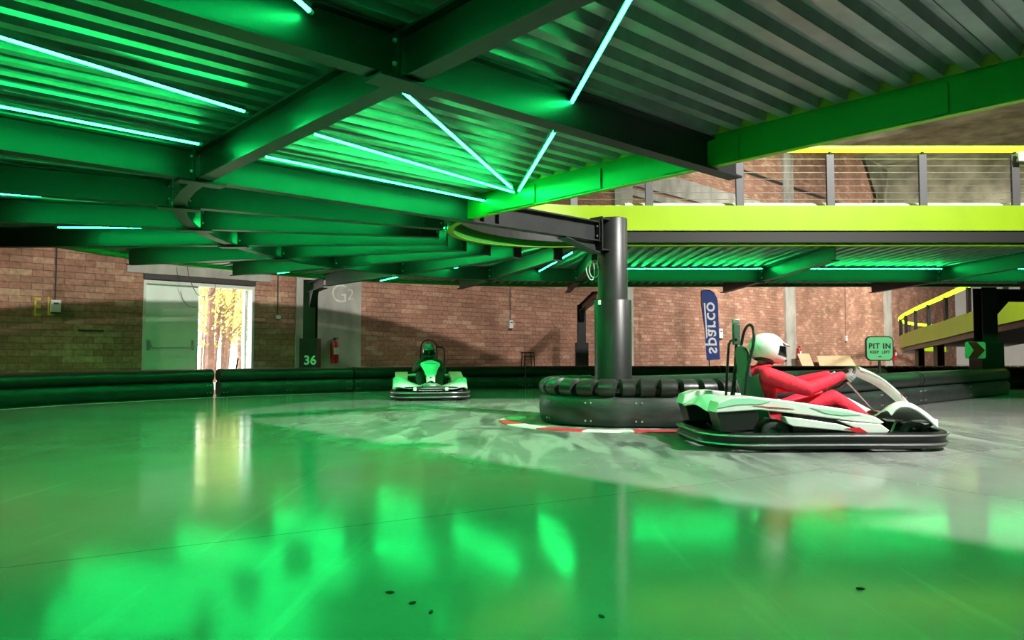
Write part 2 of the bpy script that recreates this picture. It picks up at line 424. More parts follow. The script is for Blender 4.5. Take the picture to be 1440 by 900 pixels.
# cross wall of stained concrete in the upper hall with a curved haunch where it meets the brick
gz = 7.4
q = MB(); wbox(q, 46.9, 47.3, gz, ROOF, .1, SD)
hp = []
for k in range(13):
    an = PI / 2 * k / 12
    hp.append(WP(46.9 - 4.2 * (1 - math.sin(an)), .12, gz + 1.2 + 4.6 * (1 - math.cos(an))))
hp += [WP(46.9 - 4.2, .12, ROOF), WP(46.9, .12, ROOF)]
q.ext(hp, -OUT * .12)
struct(q.build('wall_gable', M['concrete2'], origin=WP(46.9), rotz=WA, smooth=False))
for i, (z0, z1, s) in enumerate([(7.78, 8.62, .05), (7.35, 7.62, .05), (9.85, 10.0, .05)]):
    for j, (a, b) in enumerate([(-18, 3.8), (5.83, 17.39), (18.56, 31.89), (33.06, 46.19)]):
        q = MB(); wbox(q, a, b, z0, z1, 0, s)
        struct(q.build('trim_%d' % (20 + 4 * i + j), M['concrete'] if i < 2 else M['steel_lintel'], origin=WP(a), rotz=WA, smooth=False))
        if i < 2:
            q = MB(); wbox(q, a, b, z0 - .05, z0 - .01, 0, .06)
            struct(q.build('trim_%d' % (40 + 4 * i + j), M['steel_lintel'], origin=WP(a), rotz=WA, smooth=False))

# door: concrete lintel, dark steel head, frame, closed leaf with panic bar, open leaf seen edge on
q = MB(); wbox(q, -.36, 3.10, 2.75, 2.98, 0, .03); struct(q.build('trim_60', M['concrete'], origin=WP(0), rotz=WA, smooth=False))
q = MB(); wbox(q, 0, 2.68, 2.625, 2.735, 0, .05); struct(q.build('trim_61', M['steel_lintel'], origin=WP(0), rotz=WA, smooth=False))
fr = MB(); wbox(fr, 0.0, .06, 0, 2.60, -.25, .02); wbox(fr, 2.60, 2.66, 0, 2.60, -.25, .02); wbox(fr, .06, 2.60, 2.53, 2.60, -.25, .02)
door = struct(fr.build('door_1', M['doorframe'], origin=WP(0), rotz=WA, smooth=False))
def local_part(mb, name, mt, parent, **k):
    """mesh given in world space, made a child in its parent's space"""
    inv = (Matrix.Translation(parent.location) @ parent.rotation_euler.to_matrix().to_4x4()).inverted()
    mb.v = [inv @ p for p in mb.v]
    return mb.build(name, mt, parent, **k)
lf = MB(); wbox(lf, .065, 1.30, .01, 2.525, -.14, -.09)
leaf = local_part(lf, 'door_leaf', M['door'], door, bevel=.004, smooth=False); leaf['label'] = 'closed pale leaf with panic bar'
pb = MB(); RW = Matrix.Rotation(WA, 3, 'Z')
pb.cyl(WP(.22, .02, 1.03), WP(1.12, .02, 1.03), .018, n=10)
for t in (.16, 1.17):
    pb.box(WP(t, -.06, 1.10), (.05, .06, .24), RW)
    pb.tube([WP(t, -.04, 1.17), WP(t + (.03 if t < 1 else -.03), .0, 1.08), WP(t + (.06 if t < 1 else -.06), .02, 1.03)], .02, 8)
pbo = local_part(pb, 'panic_bar', M['metal'], door); pbo['label'] = 'bright metal push bar'
ol = MB(); ol.box(WP(2.57, -.27, 1.27) + Vector((math.cos(rad(113)), math.sin(rad(113)), 0)) * .6, (1.2, .05, 2.5), Matrix.Rotation(rad(113), 3, 'Z'))
o = local_part(ol, 'open_door_leaf', M['door'], door, smooth=False); o['label'] = 'leaf swung open to the outside'

# ------------------------------------------------------------------ outdoors through the door
g = MB(); g.ext([WP(-25, -.45, -.06), WP(30, -.45, -.06), WP(30, -45, -.06), WP(-25, -45, -.06)], (0, 0, .02))
o = struct(g.build('ground_outside', M['grass'], smooth=False))
def tree(px, D, h, trunk_r, lean, label, nleaf, seed, spread=1.3, stems=1):
    rr = random.Random(seed); base = PD(px, 497, D); base.z = -.04
    t = thing('tree', label, 'tree', base, 0, 'bare spring trees beyond the open door', 'thing')
    tr = MB(); tips = []
    for s_ in range(stems):
        off = Vector((rr.uniform(-.25, .25), rr.uniform(-.2, .2), 0)) if stems > 1 else Vector((0, 0, 0))
        ln = lean + rr.uniform(-.12, .12) * (stems > 1)
        pts = []; p = off.copy(); n = 9
        for k in range(n):
            pts.append(p.copy()); p = p + Vector((ln * h / n + rr.uniform(-.04, .04), rr.uniform(-.05, .05), h / n))
        r_ = trunk_r * (1 if s_ == 0 else rr.uniform(.45, .8))
        tr.tube(pts, [r_ * (1 - .75 * k / n) for k in range(n)], 8)
        for b in range(7):
            k = rr.randrange(2, n - 1); an = rr.uniform(0, 2 * PI); L = rr.uniform(.5, 1.3)
            e = pts[k] + Vector((math.cos(an) * L * .7, math.sin(an) * L * .7, L * .8))
            md = (pts[k] + e) / 2 + Vector((rr.uniform(-.08, .08),) * 3)
            tr.tube([pts[k], md, e], [r_ * .35, r_ * .22, r_ * .08], 5); tips += [md, e]
        tips += pts[3:]
    tr.build('trunk', M['bark'], t)
    lv = MB()
    for i in range(nleaf):
        c = rr.choice(tips) + Vector((rr.gauss(0, .33), rr.gauss(0, .33), rr.gauss(0, .3))) * spread
        if c.z < .25: continue
        a = Vector((rr.gauss(0, 1), rr.gauss(0, 1), rr.gauss(0, 1))).normalized(); b = a.orthogonal().normalized() * rr.uniform(.035, .075); a = a * rr.uniform(.03, .05)
        lv.add([c - a - b * .2, c + b, c + a + b * .2, c - b], [(0, 1, 2, 3)])
    f = lv.build('foliage', M['leaf'], t, smooth=False, recalc=False); f['kind'] = 'stuff'
tree(293, 22.5, 6.5, .15, .02, 'thick upright trunk tree seen at the middle of the door opening', 900, 1)
tree(303, 24.5, 6.5, .10, .08, 'tree just outside the door with several thin stems leaning over', 1300, 2, stems=5)
tree(322, 25.5, 6.5, .075, .12, 'slender slanting tree near the open door leaf', 1500, 3, stems=2)
tree(338, 27.5, 6.0, .09, .02, 'leafiest yellow-green tree, beside the open door leaf', 3800, 4, 2.0)
tree(318, 30.5, 7.0, .09, -.03, 'yellow-green tree standing well behind the slanting ones', 3600, 5, 2.0)
tree(282, 29.0, 6.5, .09, .03, 'tree half hidden by the closed door leaf', 1600, 6, 1.6, 2)
fb = PD(310, 497, 26.2)
fence = thing('rail_fence', 'white horizontal rail fence outside the open door', 'fence', (fb.x, fb.y, -.04), WA)
q = MB(); q.tube([(-3.5, 0, 1.92), (3.5, 0, 1.92)], .035, 8); q.build('rail', M['fencewhite'], fence)
for xx in (-3.4, -1.2, 1.1, 3.4):
    q = MB(); q.tube([(xx, .06, 0), (xx, .06, 1.95)], .03, 8); q.build('post', M['fencewhite'], fence)

# ------------------------------------------------------------------ raised track deck
A0 = 222.0
RING, ROUT = 5.35, 8.8
def RR(a): return 5.27 + .25 * max(0, (a - 178) / 44) if a > 178 else 5.27 + .08 * (178 - a) / 88
def r_in(a): return 1.70 + .85 * max(0, min(1, (a - 90) / 132)) ** 1.5
NV = Vector((math.cos(rad(A0)), math.sin(rad(A0)), 0)); DV = Vector((-math.sin(rad(A0)) * 1.0, math.cos(rad(A0)), 0))
DV = Vector((math.sin(rad(A0)), -math.cos(rad(A0)), 0))       # heading of the straight over the camera
def pol(r, a, z=0): return CC + Vector((r * math.cos(rad(a)), r * math.sin(rad(a)), z))
def track_line(rf, z=0, s0=-13.0, x1=22.0, step=4.5):
    """line that follows the deck: straight, 134 degree bend round the column, straight along +X"""
    pts = [CC + NV * rf(A0) + DV * s + Vector((0, 0, z)) for s in (s0, s0 * .75, s0 * .5, s0 * .25)]
    n = int((A0 - 90) / step)
    pts += [pol(rf(A0 - (A0 - 90) * k / n), A0 - (A0 - 90) * k / n, z) for k in range(n + 1)]
    pts += [Vector((CX + d, CY + rf(90), z)) for d in (2, 5, 9, 14, x1)]
    return pts
ANG = [222.0, 208.0, 193.0, 178.0, 163.0, 148.0, 131.0, 110.0, 90.0]
ZB, ZT = 2.40, 2.670           # beams
RIB0, RIB1 = 2.676, 2.744      # corrugated soffit
def corrugation(mb, O, P, Q, q0, q1, pr):
    """ribs along P, stepping along Q; pr(q) -> (pmin, pmax)"""
    q = math.floor(q0 / .207) * .207; st = []
    while q < q1 + .207:
        for dq, z in ((0, RIB0), (.085, RIB0), (.103, RIB1), (.138, RIB1), (.1385, RIB1 - .008), (.1535, RIB1 - .008), (.154, RIB1), (.189, RIB1)): st.append((q + dq, z))
        q += .207
    st = [s for s in st if q0 <= s[0] <= q1]
    st = [(q0, RIB0)] + st + [(q1, RIB0)]
    vs = []; fs = []
    for (qq, z) in st:
        a, b = pr(qq)
        if b < a: a = b = (a + b) / 2
        vs += [O + P * a + Q * qq + Vector((0, 0, z)), O + P * b + Q * qq + Vector((0, 0, z))]
    for i in range(len(st) - 1): fs.append((2 * i, 2 * i + 1, 2 * i + 3, 2 * i + 2))
    mb.add(vs, fs)
q = MB(); corrugation(q, CC, NV, DV, -13.0, 0, lambda t: (r_in(A0) + .05, ROUT - .04)); struct(q.build('ceiling_sheet', M['galv'], smooth=False, recalc=False))
for i in range(len(ANG) - 1):
    a0, a1 = rad(ANG[i]), rad(ANG[i + 1]); b = (a0 + a1) / 2; hf = (a0 - a1) / 2; ri = r_in(math.degrees(b)) + .05
    P = Vector((math.cos(b), math.sin(b), 0)); Q = Vector((math.sin(b), -math.cos(b), 0))
    def pr(t, ri=ri, hf=hf):
        return max(abs(t) / math.tan(hf) + .001, math.sqrt(max(0, ri * ri - t * t))), math.sqrt(max(.01, (ROUT - .04) ** 2 - t * t))
    w = (ROUT - .04) * math.sin(hf)
    q = MB(); corrugation(q, CC, P, Q, -w, w, pr); struct(q.build('ceiling_sheet', M['galv'], smooth=False, recalc=False))
q = MB(); corrugation(q, CC, Vector((0, 1, 0)), Vector((1, 0, 0)), 0, 22, lambda t: (r_in(90) + .05, ROUT - .04)); struct(q.build('ceiling_sheet', M['galv'], smooth=False, recalc=False))
li, lo = track_line(r_in), track_line(lambda a: ROUT)
q = MB(); n = len(li)
vs = [p + Vector((0, 0, 2.752)) for p in li + lo] + [p + Vector((0, 0, 2.835)) for p in li + lo]
fs = []
for i in range(n - 1):
    a, b, c, d = i, i + 1, n + i + 1, n + i
    fs += [(a, b, c, d), (2 * n + d, 2 * n + c, 2 * n + b, 2 * n + a), (a, 2 * n + a, 2 * n + b, b), (d, c, 2 * n + c, 2 * n + d)]
fs += [(0, n, 3 * n, 2 * n), (n - 1, 3 * n - 1, 4 * n - 1, 2 * n - 1)][:1]
q.add(vs, fs); struct(q.build('ceiling_deck', M['slab'], smooth=False))

# lime channel round the inner edge with the tall lime fascia plate on top, and the outer edge channel
def shift(pts, z): return [p + Vector((0, 0, z)) for p in pts]
inner = track_line(r_in, step=4.5); outer = track_line(lambda a: ROUT, step=4.5)
k_arc = 4
ek = thing('track_edge', 'lime edging with tall fascia along the inner edge of the raised track', 'track edging', CC + Vector((0, 0, 2.6)))
def at_edge(mb, name, mt, par, **k):
    mb.v = [p - par.location for p in mb.v]; return mb.build(name, mt, par, **k)
def zb_at(p):
    v = p - CC; along = v.dot(DV); a = math.degrees(math.atan2(v.y, v.x)) % 360
    if along < 0 and v.dot(NV) > 0: return 2.44
    if p.x > CX and p.y > CY: return 2.612
    return 2.612 - .172 * max(0, min(1, (a - 90) / 132))
zbs = [zb_at(p) for p in inner]
q = MB(); q.sweep(None, inner, scales=[[(.004, z), (.004, 2.834), (.10, 2.834), (.10, 2.825), (.012, 2.825), (.012, z + .01), (.06, z + .01), (.06, z)] for z in zbs]); at_edge(q, 'edge_channel', M['green_paint'], ek, smooth=False)
q = MB(); q.sweep(None, inner, scales=[[(.005, z - .006), (.005, z - .001), (.07 + .09 * (z - 2.44) / .172, z - .001), (.07 + .09 * (z - 2.44) / .172, z - .006)] for z in zbs]); at_edge(q, 'lower_flange', M['lime'], ek, smooth=False)
q = MB(); q.sweep([(-.035, 2.678), (-.035, 2.748), (-.03, 2.748), (-.03, 2.678)], inner); at_edge(q, 'rib_closer', M['closer'], ek, smooth=False)
q = MB(); M['beam_black_shade'] = mat('steel_shade_black', (.010, .011, .011), .5)  # near-black steel, shade put into its colour
q.sweep([(.105, 2.66), (.105, 2.835), (.135, 2.835), (.135, 2.66)], inner); o = at_edge(q, 'face_plate', M['beam_black_shade'], ek, smooth=False); o['label'] = 'dark steel plate under the lime fascia'
q = MB(); q.sweep([(.12, 2.845), (.12, 3.245), (.16, 3.245), (.16, 2.845)], inner); o = at_edge(q, 'fascia', M['lime'], ek, angle=60); o['label'] = 'tall bright lime fascia plate'
# lapped splice plates on the inside of the channel, seen from under the deck
for s in (-6.1, -4.6, -3.1, -1.65, -.75):
    c = CC + NV * (r_in(A0) + .006) + DV * s
    q = MB(); q.box(c + Vector((0, 0, 2.545)), (.75, .012, .19), Matrix.Rotation(math.atan2(DV.y, DV.x), 3, 'Z')); at_edge(q, 'splice_plate', M['green_paint'], ek, smooth=False)
ok = thing('track_edge', 'dark edging along the outer rim of the raised track bend, by the brick wall', 'track edging', CC + Vector((0, 0, 2.6)))
q = MB(); q.sweep([(-.004, 2.612), (-.004, 2.834), (-.016, 2.834), (-.016, 2.622), (-.16, 2.622), (-.16, 2.612)], outer); at_edge(q, 'edge_channel', M['green_paint'], ok, smooth=False)
q = MB(); q.sweep([(-.02, 2.845), (-.02, 3.20), (-.06, 3.20), (-.06, 2.845)], outer); at_edge(q, 'fascia', M['lime'], ok, angle=60)

# ------------------------------------------------------------------ steel beams
def iprof(w, z0, z1, tf=.018, tw=.012):
    return [(-w / 2, z0), (w / 2, z0), (w / 2, z0 + tf), (tw / 2, z0 + tf), (tw / 2, z1 - tf), (w / 2, z1 - tf), (w / 2, z1), (-w / 2, z1), (-w / 2, z1 - tf), (-tw / 2, z1 - tf), (-tw / 2, z0 + tf), (-w / 2, z0 + tf)]
def bolts(parent, cs, r=.016, ax=None):
    for c in cs:
        b = MB(); rot = None
        if ax is not None: rot = Vector((0, 0, 1)).rotation_difference(ax).to_matrix()
        b.lathe([(r, 0), (r, .012), (r * .55, .018), (0, .018)], c, rot, 6); b.build('bolt', M['bolt'], parent)
def ibeam(p0, p1, label, plate0=False, plate1=False, w=.13, z0=ZB, z1=ZT, mt='beam', name='ceiling_beam', group=None, stiff=()):
    p0 = Vector(p0); p1 = Vector(p1); p0.z = p1.z = 0
    d = p1 - p0; L = d.length; ang = math.atan2(d.y, d.x)
    m = MB(); m.sweep([(x, z - z1) for x, z in iprof(w, z0, z1)], [Vector((0, 0, 0)), Vector((L, 0, 0))])
    o = m.build(name, M[mt], smooth=False); o.location = (p0.x, p0.y, z1); o.rotation_euler = (0, 0, ang)
    tag(o, label, 'beam', group, 'thing')
    h = z1 - z0
    for on, x, sg in ((plate0, -.008, -1), (plate1, L + .008, 1)):
        if on:
            q = MB(); q.box((x, 0, -h / 2), (.014, w + .03, h + .02)); pl = q.build('end_plate', M[mt], o, smooth=False)
            bolts(pl, [(x - sg * .007, yy, zz) for yy in (-.045, .045) for zz in (-.07, -h + .07)], .014, Vector((-sg, 0, 0)))
    for x in stiff:
        q = MB(); q.box((x, 0, -h / 2), (.012, w - .004, h - .037)); q.build('stiffener', M[mt], o, smooth=False)
    return o
ORD = ['', 'second', 'third', 'fourth', 'fifth', 'sixth', 'seventh', 'eighth', 'ninth']
# ring beam: straight over the camera, the arc, the straight beyond the column
def sweepbeam(pts, label):
    c = pts[len(pts) // 2].copy(); c.z = 0
    m = MB(); m.sweep(iprof(.13, ZB, ZT), pts); o = m.build('ceiling_beam', M['beam_dark'], origin=Vector((c.x, c.y, ZT)), smooth=False)
    tag(o, label, 'beam', None, 'thing'); return o
GAP = .092
ring_arc = [pol(RR(A0 - (A0 - 90) * k / 27), A0 - (A0 - 90) * k / 27) for k in range(28)]
sweepbeam([CC + NV * RR(A0) + DV * s for s in (-13, -.01)], 'heavy dark main beam crossing overhead and running into the curved ring beam')
sweepbeam(ring_arc, 'curved ring beam with pale underside sweeping round the bend beneath the raised deck')
rb = sweepbeam([Vector((CX + .01, CY + RING, 0)), Vector((CX + 21, CY + RING, 0))], 'long straight dark beam behind the round column with a green light tube along it')
rb.data.materials[0] = M['beam_black_shade']  # same steel as the other beams, darkened to stand in for shade
far_r = {208.0: 8.0, 193.0: 8.5, 178.0: 8.9, 163.0: 8.25, 148.0: 8.05, 131.0: 8.45, 110.0: 7.6, 90.0: 8.2, 222.0: 8.7}
for i, a in enumerate(ANG):
    r0 = r_in(a) + .13 if a < 215 else .36
    if a == 90.0: r0 = 1.9
    lab = ('steel beam bracketed to the round column, first of the radial fan' if i == 0 else
           '%s inner beam of the radial fan, counted from the one bracketed to the column' % ORD[i])
    ibeam(pol(r0, a), pol(RR(a) - GAP, a), lab, plate0=True, plate1=True, mt='beam', stiff=(1.75, 1.98) if i == 0 else ((.22,) if i < 3 else ()))
    lab = 'outer beam beyond the ring beam, %s' % ('in line with the one bracketed to the column' if i == 0 else 'in line with the %s of the radial fan' % ORD[i])
    ibeam(pol(RR(a) + GAP, a), pol(far_r[a], a), lab, plate0=True, mt='beam_dark')
for i, s in enumerate((-3.18, -6.3, -9.4)):
    c = CC + DV * s
    pos = ('nearest the column', 'directly above the camera side', 'behind the camera')[i]
    ibeam(c + NV * 2.13, c + NV * (RR(A0) - GAP), ['dark cross beam whose end pokes out past the green edging below the railing', 'next dark cross beam overhead, parallel to the one ending below the railing', 'third dark cross beam overhead, parallel to the one ending below the railing'][i], plate1=True, mt='beam_dark')
    ibeam(c + NV * (RR(A0) + GAP), c + NV * 8.7, ['dark cross beam overhead outside the main beam, ending at its bolted joint', 'second overhead cross beam outside the main beam', 'third overhead cross beam outside the main beam'][i], plate0=True, mt='beam_dark')
for i, x in enumerate((5.25, 8.95, 12.65)):
    ibeam((x, CY + 1.85, 0), (x, CY + RING - GAP, 0), 'cross beam under the straight deck, %s from the column, inner half' % ['first', 'second', 'third'][i], plate1=True, mt='beam')
    ibeam((x, CY + RING + GAP, 0), (x, CY + 8.25, 0), 'cross beam under the straight deck, %s from the column, outer half below the rim' % ['first', 'second', 'third'][i], plate0=True, mt='beam_dark')
# hangers welded under the ring beam at each joint
for a in ANG[:7]:
    q = MB(); q.box((0, 0, -.012), (.40, .16, .02)); o = q.build('ceiling_joint_plate', M['beam_dark'], smooth=False, bevel=.003)
    p = pol(RR(a), a, ZB - .003); o.location = p; o.rotation_euler = (0, 0, rad(a))
    tag(o, 'flat joint plate under the ring beam where the %s radial beam meets it' % (ORD[ANG.index(a)] or 'first'), 'plate', 'joint plates under the ring beam', 'thing')
p = CC + NV * RR(A0) + DV * -3.18
q = MB(); q.box((0, 0, -.012), (.42, .18, .02)); o = q.build('ceiling_joint_plate', M['beam_dark'], smooth=False, bevel=.003); o.location = p + Vector((0, 0, ZB - .003)); o.rotation_euler = (0, 0, rad(A0))
tag(o, 'flat joint plate under the crossing of the two heaviest beams overhead', 'plate', 'joint plates under the ring beam', 'thing')

# ------------------------------------------------------------------ green light tubes
def led(p0, p1, label, r=.0112):
    p0 = Vector(p0); p1 = Vector(p1); d = p1 - p0
    m = MB(); m.cyl(Vector((0, 0, 0)), d, r, n=10)
    o = m.build('ceiling_light_tube', M['led']); o.location = p0
    tag(o, label, 'light tube', 'green light tubes under the raised deck', 'thing')
    u = d.normalized(); w_ = Vector((-u.y, u.x, 0))
    q = MB(); q.ext([w_ * x_ + Vector((0, 0, z_)) for x_, z_ in ((-.0145, .001), (-.0145, .0135), (.0145, .0135), (.0145, .001), (.0175, .001), (.0175, .030), (-.0175, .030), (-.0175, .001))], d); q.build('channel', M['channel'], o, smooth=False)
    for c, s in ((Vector((0, 0, 0)), -1), (d, 1)):
        q = MB(); q.cyl(c + u * s * .001, c + u * s * .03, r * 1.25, n=10); q.build('end_cap', M['cap'], o)
    return o
LZ = 2.600
def LP(px, py): return PX(px, py, LZ)
led(LP(0, 52) + (LP(0, 52) - LP(345, 157)) * .5, LP(343, 156), 'bright green light tube entering at the upper corner and ending at the main beam')
led(LP(0, 149) + (LP(0, 149) - LP(280, 202)) * .4, LP(279, 202), 'green light tube running beside the first radial beam, outside the ring beam')
led(LP(441, 188), LP(722, 270), 'long green light tube meeting the vee of two tubes at its tip')
led(LP(373, 220), LP(683, 282.6), 'green light tube running beside the beam bracketed to the column')
led(LP(561, 124), LP(719, 264), 'green light tube from the main beam crossing down to the tip of the vee')
led(LP(434, 14), LP(434, 14) + (LP(434, 14) - LP(725, 270)).normalized() * 2.2, 'short end of a green light tube at the top edge, outside the main beam')
led(LP(780, 185), LP(730, 268), 'short steep green light tube forming the other arm of the vee')
led(LP(804, 144), LP(804, 144) + (LP(885, 0) - LP(804, 144)).normalized() * 2.6, 'steep green light tube beyond the dark cross beam, running out of the frame top')
H2 = CC + NV * 2.75 + DV * -6.6 + Vector((0, 0, LZ))
for k, (n_, s_) in enumerate(((5.2, -3.6), (5.2, -7.0), (5.2, -8.9))):
    e = CC + NV * n_ + DV * s_ + Vector((0, 0, LZ))
    a_ = (e - H2) * .06 + H2
    if k == 0: continue
    led(a_, e, 'green light tube over the camera, %s of a second vee' % ['', 'one arm', 'other arm'][k])
for k, s_ in enumerate((-5.0, -7.6)):
    led(CC + NV * 5.7 + DV * s_ + Vector((0, 0, LZ)), CC + NV * 8.3 + DV * (s_ + .5) + Vector((0, 0, LZ)), 'green light tube outside the main beam over the camera, %s one' % ['first', 'second'][k])
def led_rad(a, r0, r1, label): led(pol(r0, a, LZ), pol(r1, a, LZ), label)
led_rad(220.4, 5.65, 7.5, 'added unseen green light tube behind the outer end of the beam bracketed to the column')  # added out of sight to brighten the dark deck bay behind this beam
led_rad(219.6, 2.9, 5.15, 'added unseen green light tube behind the beam bracketed to the column')  # likewise added unseen, for the inner part of that bay
led_rad(198.6, 5.62, 7.5, 'almost level green light tube between the second and third outer beams')
led_rad(199.6, 3.1, 5.2, 'almost level green light tube between the second and third inner beams')
led_rad(181.5, 5.62, 7.5, 'green light tube just above the fourth outer beam of the fan')
led_rad(184.0, 2.3, 5.2, 'green light tube between the third and fourth inner beams of the fan')
led_rad(169.0, 5.62, 8.4, 'green light tube between the fourth and fifth outer beams')
led_rad(169.0, 2.5, 5.2, 'green light tube between the fourth and fifth inner beams')
led_rad(154.0, 2.5, 5.2, 'green light tube between the fifth and sixth inner beams')
led_rad(154.0, 5.62, 8.4, 'green light tube between the fifth and sixth outer beams')
led_rad(139.0, 5.62, 8.4, 'added unseen green light tube between the sixth and seventh outer beams')  # added unseen to light the wall; neighbouring outer tubes lengthened for it
led_rad(138.0, 2.5, 5.2, 'green light tube between the sixth and seventh inner beams')
led_rad(119.0, 2.5, 5.2, 'green light tube between the seventh and eighth inner beams')
led_rad(122.0, 5.62, 8.4, 'green light tube between the seventh and eighth outer beams')
led_rad(99.0, 2.3, 5.2, 'short green light tube glimpsed beside the column head')
for i, (xa, xb) in enumerate(((CX + .4, 5.12), (5.40, 8.80), (9.10, 12.5), (12.8, 17.0))):
    led((xa, CY + RING - .36, 2.635), (xb, CY + RING - .36, 2.635), 'green light tube along the straight beam behind the column, %s bay' % ['first', 'second', 'third', 'fourth'][i], .0105)
# ------------------------------------------------------------------ round column with sleeve, head bracket and cable loop
col = thing('steel_column', 'round dark steel column with a wider sleeve standing inside the ribbed island barrier', 'column', (CX, CY, 0))
q = MB(); q.lathe([(.203, 1.3), (.203, 2.735), (.195, 2.745), (0, 2.745)], n=40); q.build('shaft', M['beam'], col)
q = MB(); q.lathe([(.252, .012), (.252, 1.615), (.245, 1.625), (.204, 1.625)], n=40); q.build('sleeve', M['beam_dark'], col)
q = MB(); q.lathe([(.36, 0), (.36, .025), (.2, .025)], n=32); q.build('base_plate', M['beam_dark'], col)
an = rad(A0); RX = Matrix.Rotation(an, 3, 'Z'); ax = Vector((math.cos(an), math.sin(an), 0))
q = MB(); q.box(RX @ Vector((.33, 0, 2.50)), (.022, .22, .46), RX); bp_ = q.build('bracket_plate', M['beam_dark'], col, smooth=False)
bolts(bp_, [RX @ Vector((.318, y, z)) for y in (-.07, .07) for z in (2.62, 2.55, 2.40)], .022, -ax)
q = MB()
for z in (2.705, 2.29): q.box(RX @ Vector((.25, 0, z)), (.15, .22, .018), RX)
q.build('gusset', M['beam_dark'], col, smooth=False)
q = MB()
hp = [Vector((.345, 0, 2.385)), Vector((.345, 0, 2.24)), Vector((.98, 0, 2.39))]
q.ext([RX @ (p + Vector((0, -.006, 0))) for p in hp], RX @ Vector((0, .012, 0)))
fl = [Vector((.345, -.085, 2.235)), Vector((1.0, -.085, 2.383)), Vector((1.0, -.085, 2.397)), Vector((.345, -.085, 2.25))]
q.ext([RX @ p for p in fl], RX @ Vector((0, .17, 0))); q.build('haunch', M['beam'], col, smooth=False)
q = MB(); q.box((-.205, -.16, 1.585), (.035, .075, .06)); o = q.build('tape_patch', M['signmint'], col); o['label'] = 'pale patch of tape'
# coil of cable hanging at the column head
lp = PD(833, 378, CY - .05)
pts = []
for k in range(46):
    a = k / 45 * 2 * PI * 2.4; rr = .085 + .012 * math.sin(a * 2.3)
    pts.append(Vector((rr * math.cos(a) * .75 + .03 * math.sin(a * .4), .02 * math.sin(a * 1.7), rr * 1.45 * math.sin(a) - .03 * k / 45)))
pts = [Vector((.1, .05, .35)), Vector((.09, .03, .2))] + pts
q = MB(); q.tube(pts, .0075, 6); o = q.build('hanging_cable_coil', M['cap']); o.location = lp
tag(o, 'loops of pale cable hanging beside the head of the round column', 'cable')

# ------------------------------------------------------------------ outer columns of the deck
def post(px, D, w, sw, zs, ztop, arm_to, label, armz=(2.43, 2.70), rot=0.0, tube_sleeve=True):
    b = PD(px, 497, D); b.z = 0
    t = thing('steel_column', label, 'column', b, rot)
    q = MB(); q.sweep([(x, z) for x, z in [(-w / 2, -w / 2), (w / 2, -w / 2), (w / 2, w / 2), (-w / 2, w / 2)]], [(0, 0, 0), (1, 0, 0)])
    q = MB(); h = w / 2; tf = .02
    prof = [(-h, -h), (h, -h), (h, -h + tf), (.01, -h + tf), (.01, h - tf), (h, h - tf), (h, h), (-h, h), (-h, h - tf), (-.01, h - tf), (-.01, -h + tf), (-h, -h + tf)]
    q.ext([Vector((x, y, .02)) for x, y in prof], (0, 0, ztop - .02)); q.build('shaft', M['beam_dark'], t, smooth=False)
    q = MB(); h = sw / 2
    q.ext([Vector((x, y, 0)) for x, y in [(-h, -h), (h, -h), (h, h), (-h, h)]], (0, 0, zs)); sl = q.build('sleeve', M['beam_dark'], t, smooth=False, bevel=.012)
    if arm_to is not None:
        v = Vector(arm_to) - b; v.z = 0; L = v.length; a = math.atan2(v.y, v.x) - rot; RZ = Matrix.Rotation(a, 3, 'Z')
        q = MB(); q.sweep(iprof(.2, *armz), [Vector((0, 0, 0)), RZ @ Vector((L, 0, 0))]); q.build('arm', M['beam_dark'], t, smooth=False)
        kn = [Vector((w / 2, -.07, armz[0])), Vector((w / 2, -.07, armz[0] - .36)), Vector((w / 2 + .05, -.07, armz[0] - .36)), Vector((w / 2 + .46, -.07, armz[0]))]
        q = MB(); q.ext([RZ @ p for p in kn], RZ @ Vector((0, .14, 0))); q.build('knee_brace', M['beam_dark'], t, smooth=False)
    return t, sl
e = pol(ROUT + .05, 131)
t1, sl1 = post(436, 17.8, .28, .42, 1.26, 2.66, pol(far_r[131.0] + .12, 131), 'dark steel column with number 36 on its sleeve, beside the concrete pier by the door', (2.36, 2.595))
vs, fs = text_mesh('36', .30, .004, 1.0, .008)
q = MB(); q.add([Vector((p.x + .06, -.21 - p.z - .003, .73 + p.y)) for p in vs], fs); q.build('number', M['numberpaint'], sl1, smooth=False)
post(818, 24.6, .27, .42, 1.26, 2.52, (2.2, CY + ROUT + .35, 0), 'slim dark steel column with a knee brace, far behind the round column', (2.30, 2.52))
t3, sl3 = post(1387, 16.9, .34, .50, 1.15, 2.40, (16.5, 18.5, 0), 'stout dark steel column carrying the red chevron sign', (2.10, 2.38))

# ------------------------------------------------------------------ track barriers
def arc_resample(pts, step):
    out = [pts[0]]; acc = 0.0
    for a, b in zip(pts, pts[1:]):
        L = (b - a).length; d = step - acc
        while d <= L: out.append(a.lerp(b, d / L)); d += step
        acc = (acc + L) % step if L else acc
        acc = L - (d - step)
    return out
def catmull(P, n=14):
    P = [Vector((*p, 0)) for p in P]; P = [P[0] * 2 - P[1]] + P + [P[-1] * 2 - P[-2]]; out = []
    for i in range(1, len(P) - 2):
        for k in range(n):
            t = k / n; a, b, c, d = P[i - 1], P[i], P[i + 1], P[i + 2]
            out.append(.5 * ((2 * b) + (c - a) * t + (2 * a - 5 * b + 4 * c - d) * t * t + (3 * b - a - 3 * c + d) * t ** 3))
    out.append(P[-2]); return out
PANEL = [(.09, .0), (.135, .03), (.15, .10), (.155, .18), (.14, .27), (.10, .305), (-.10, .305), (-.14, .27), (-.15, .15), (-.135, .03), (-.09, 0)]
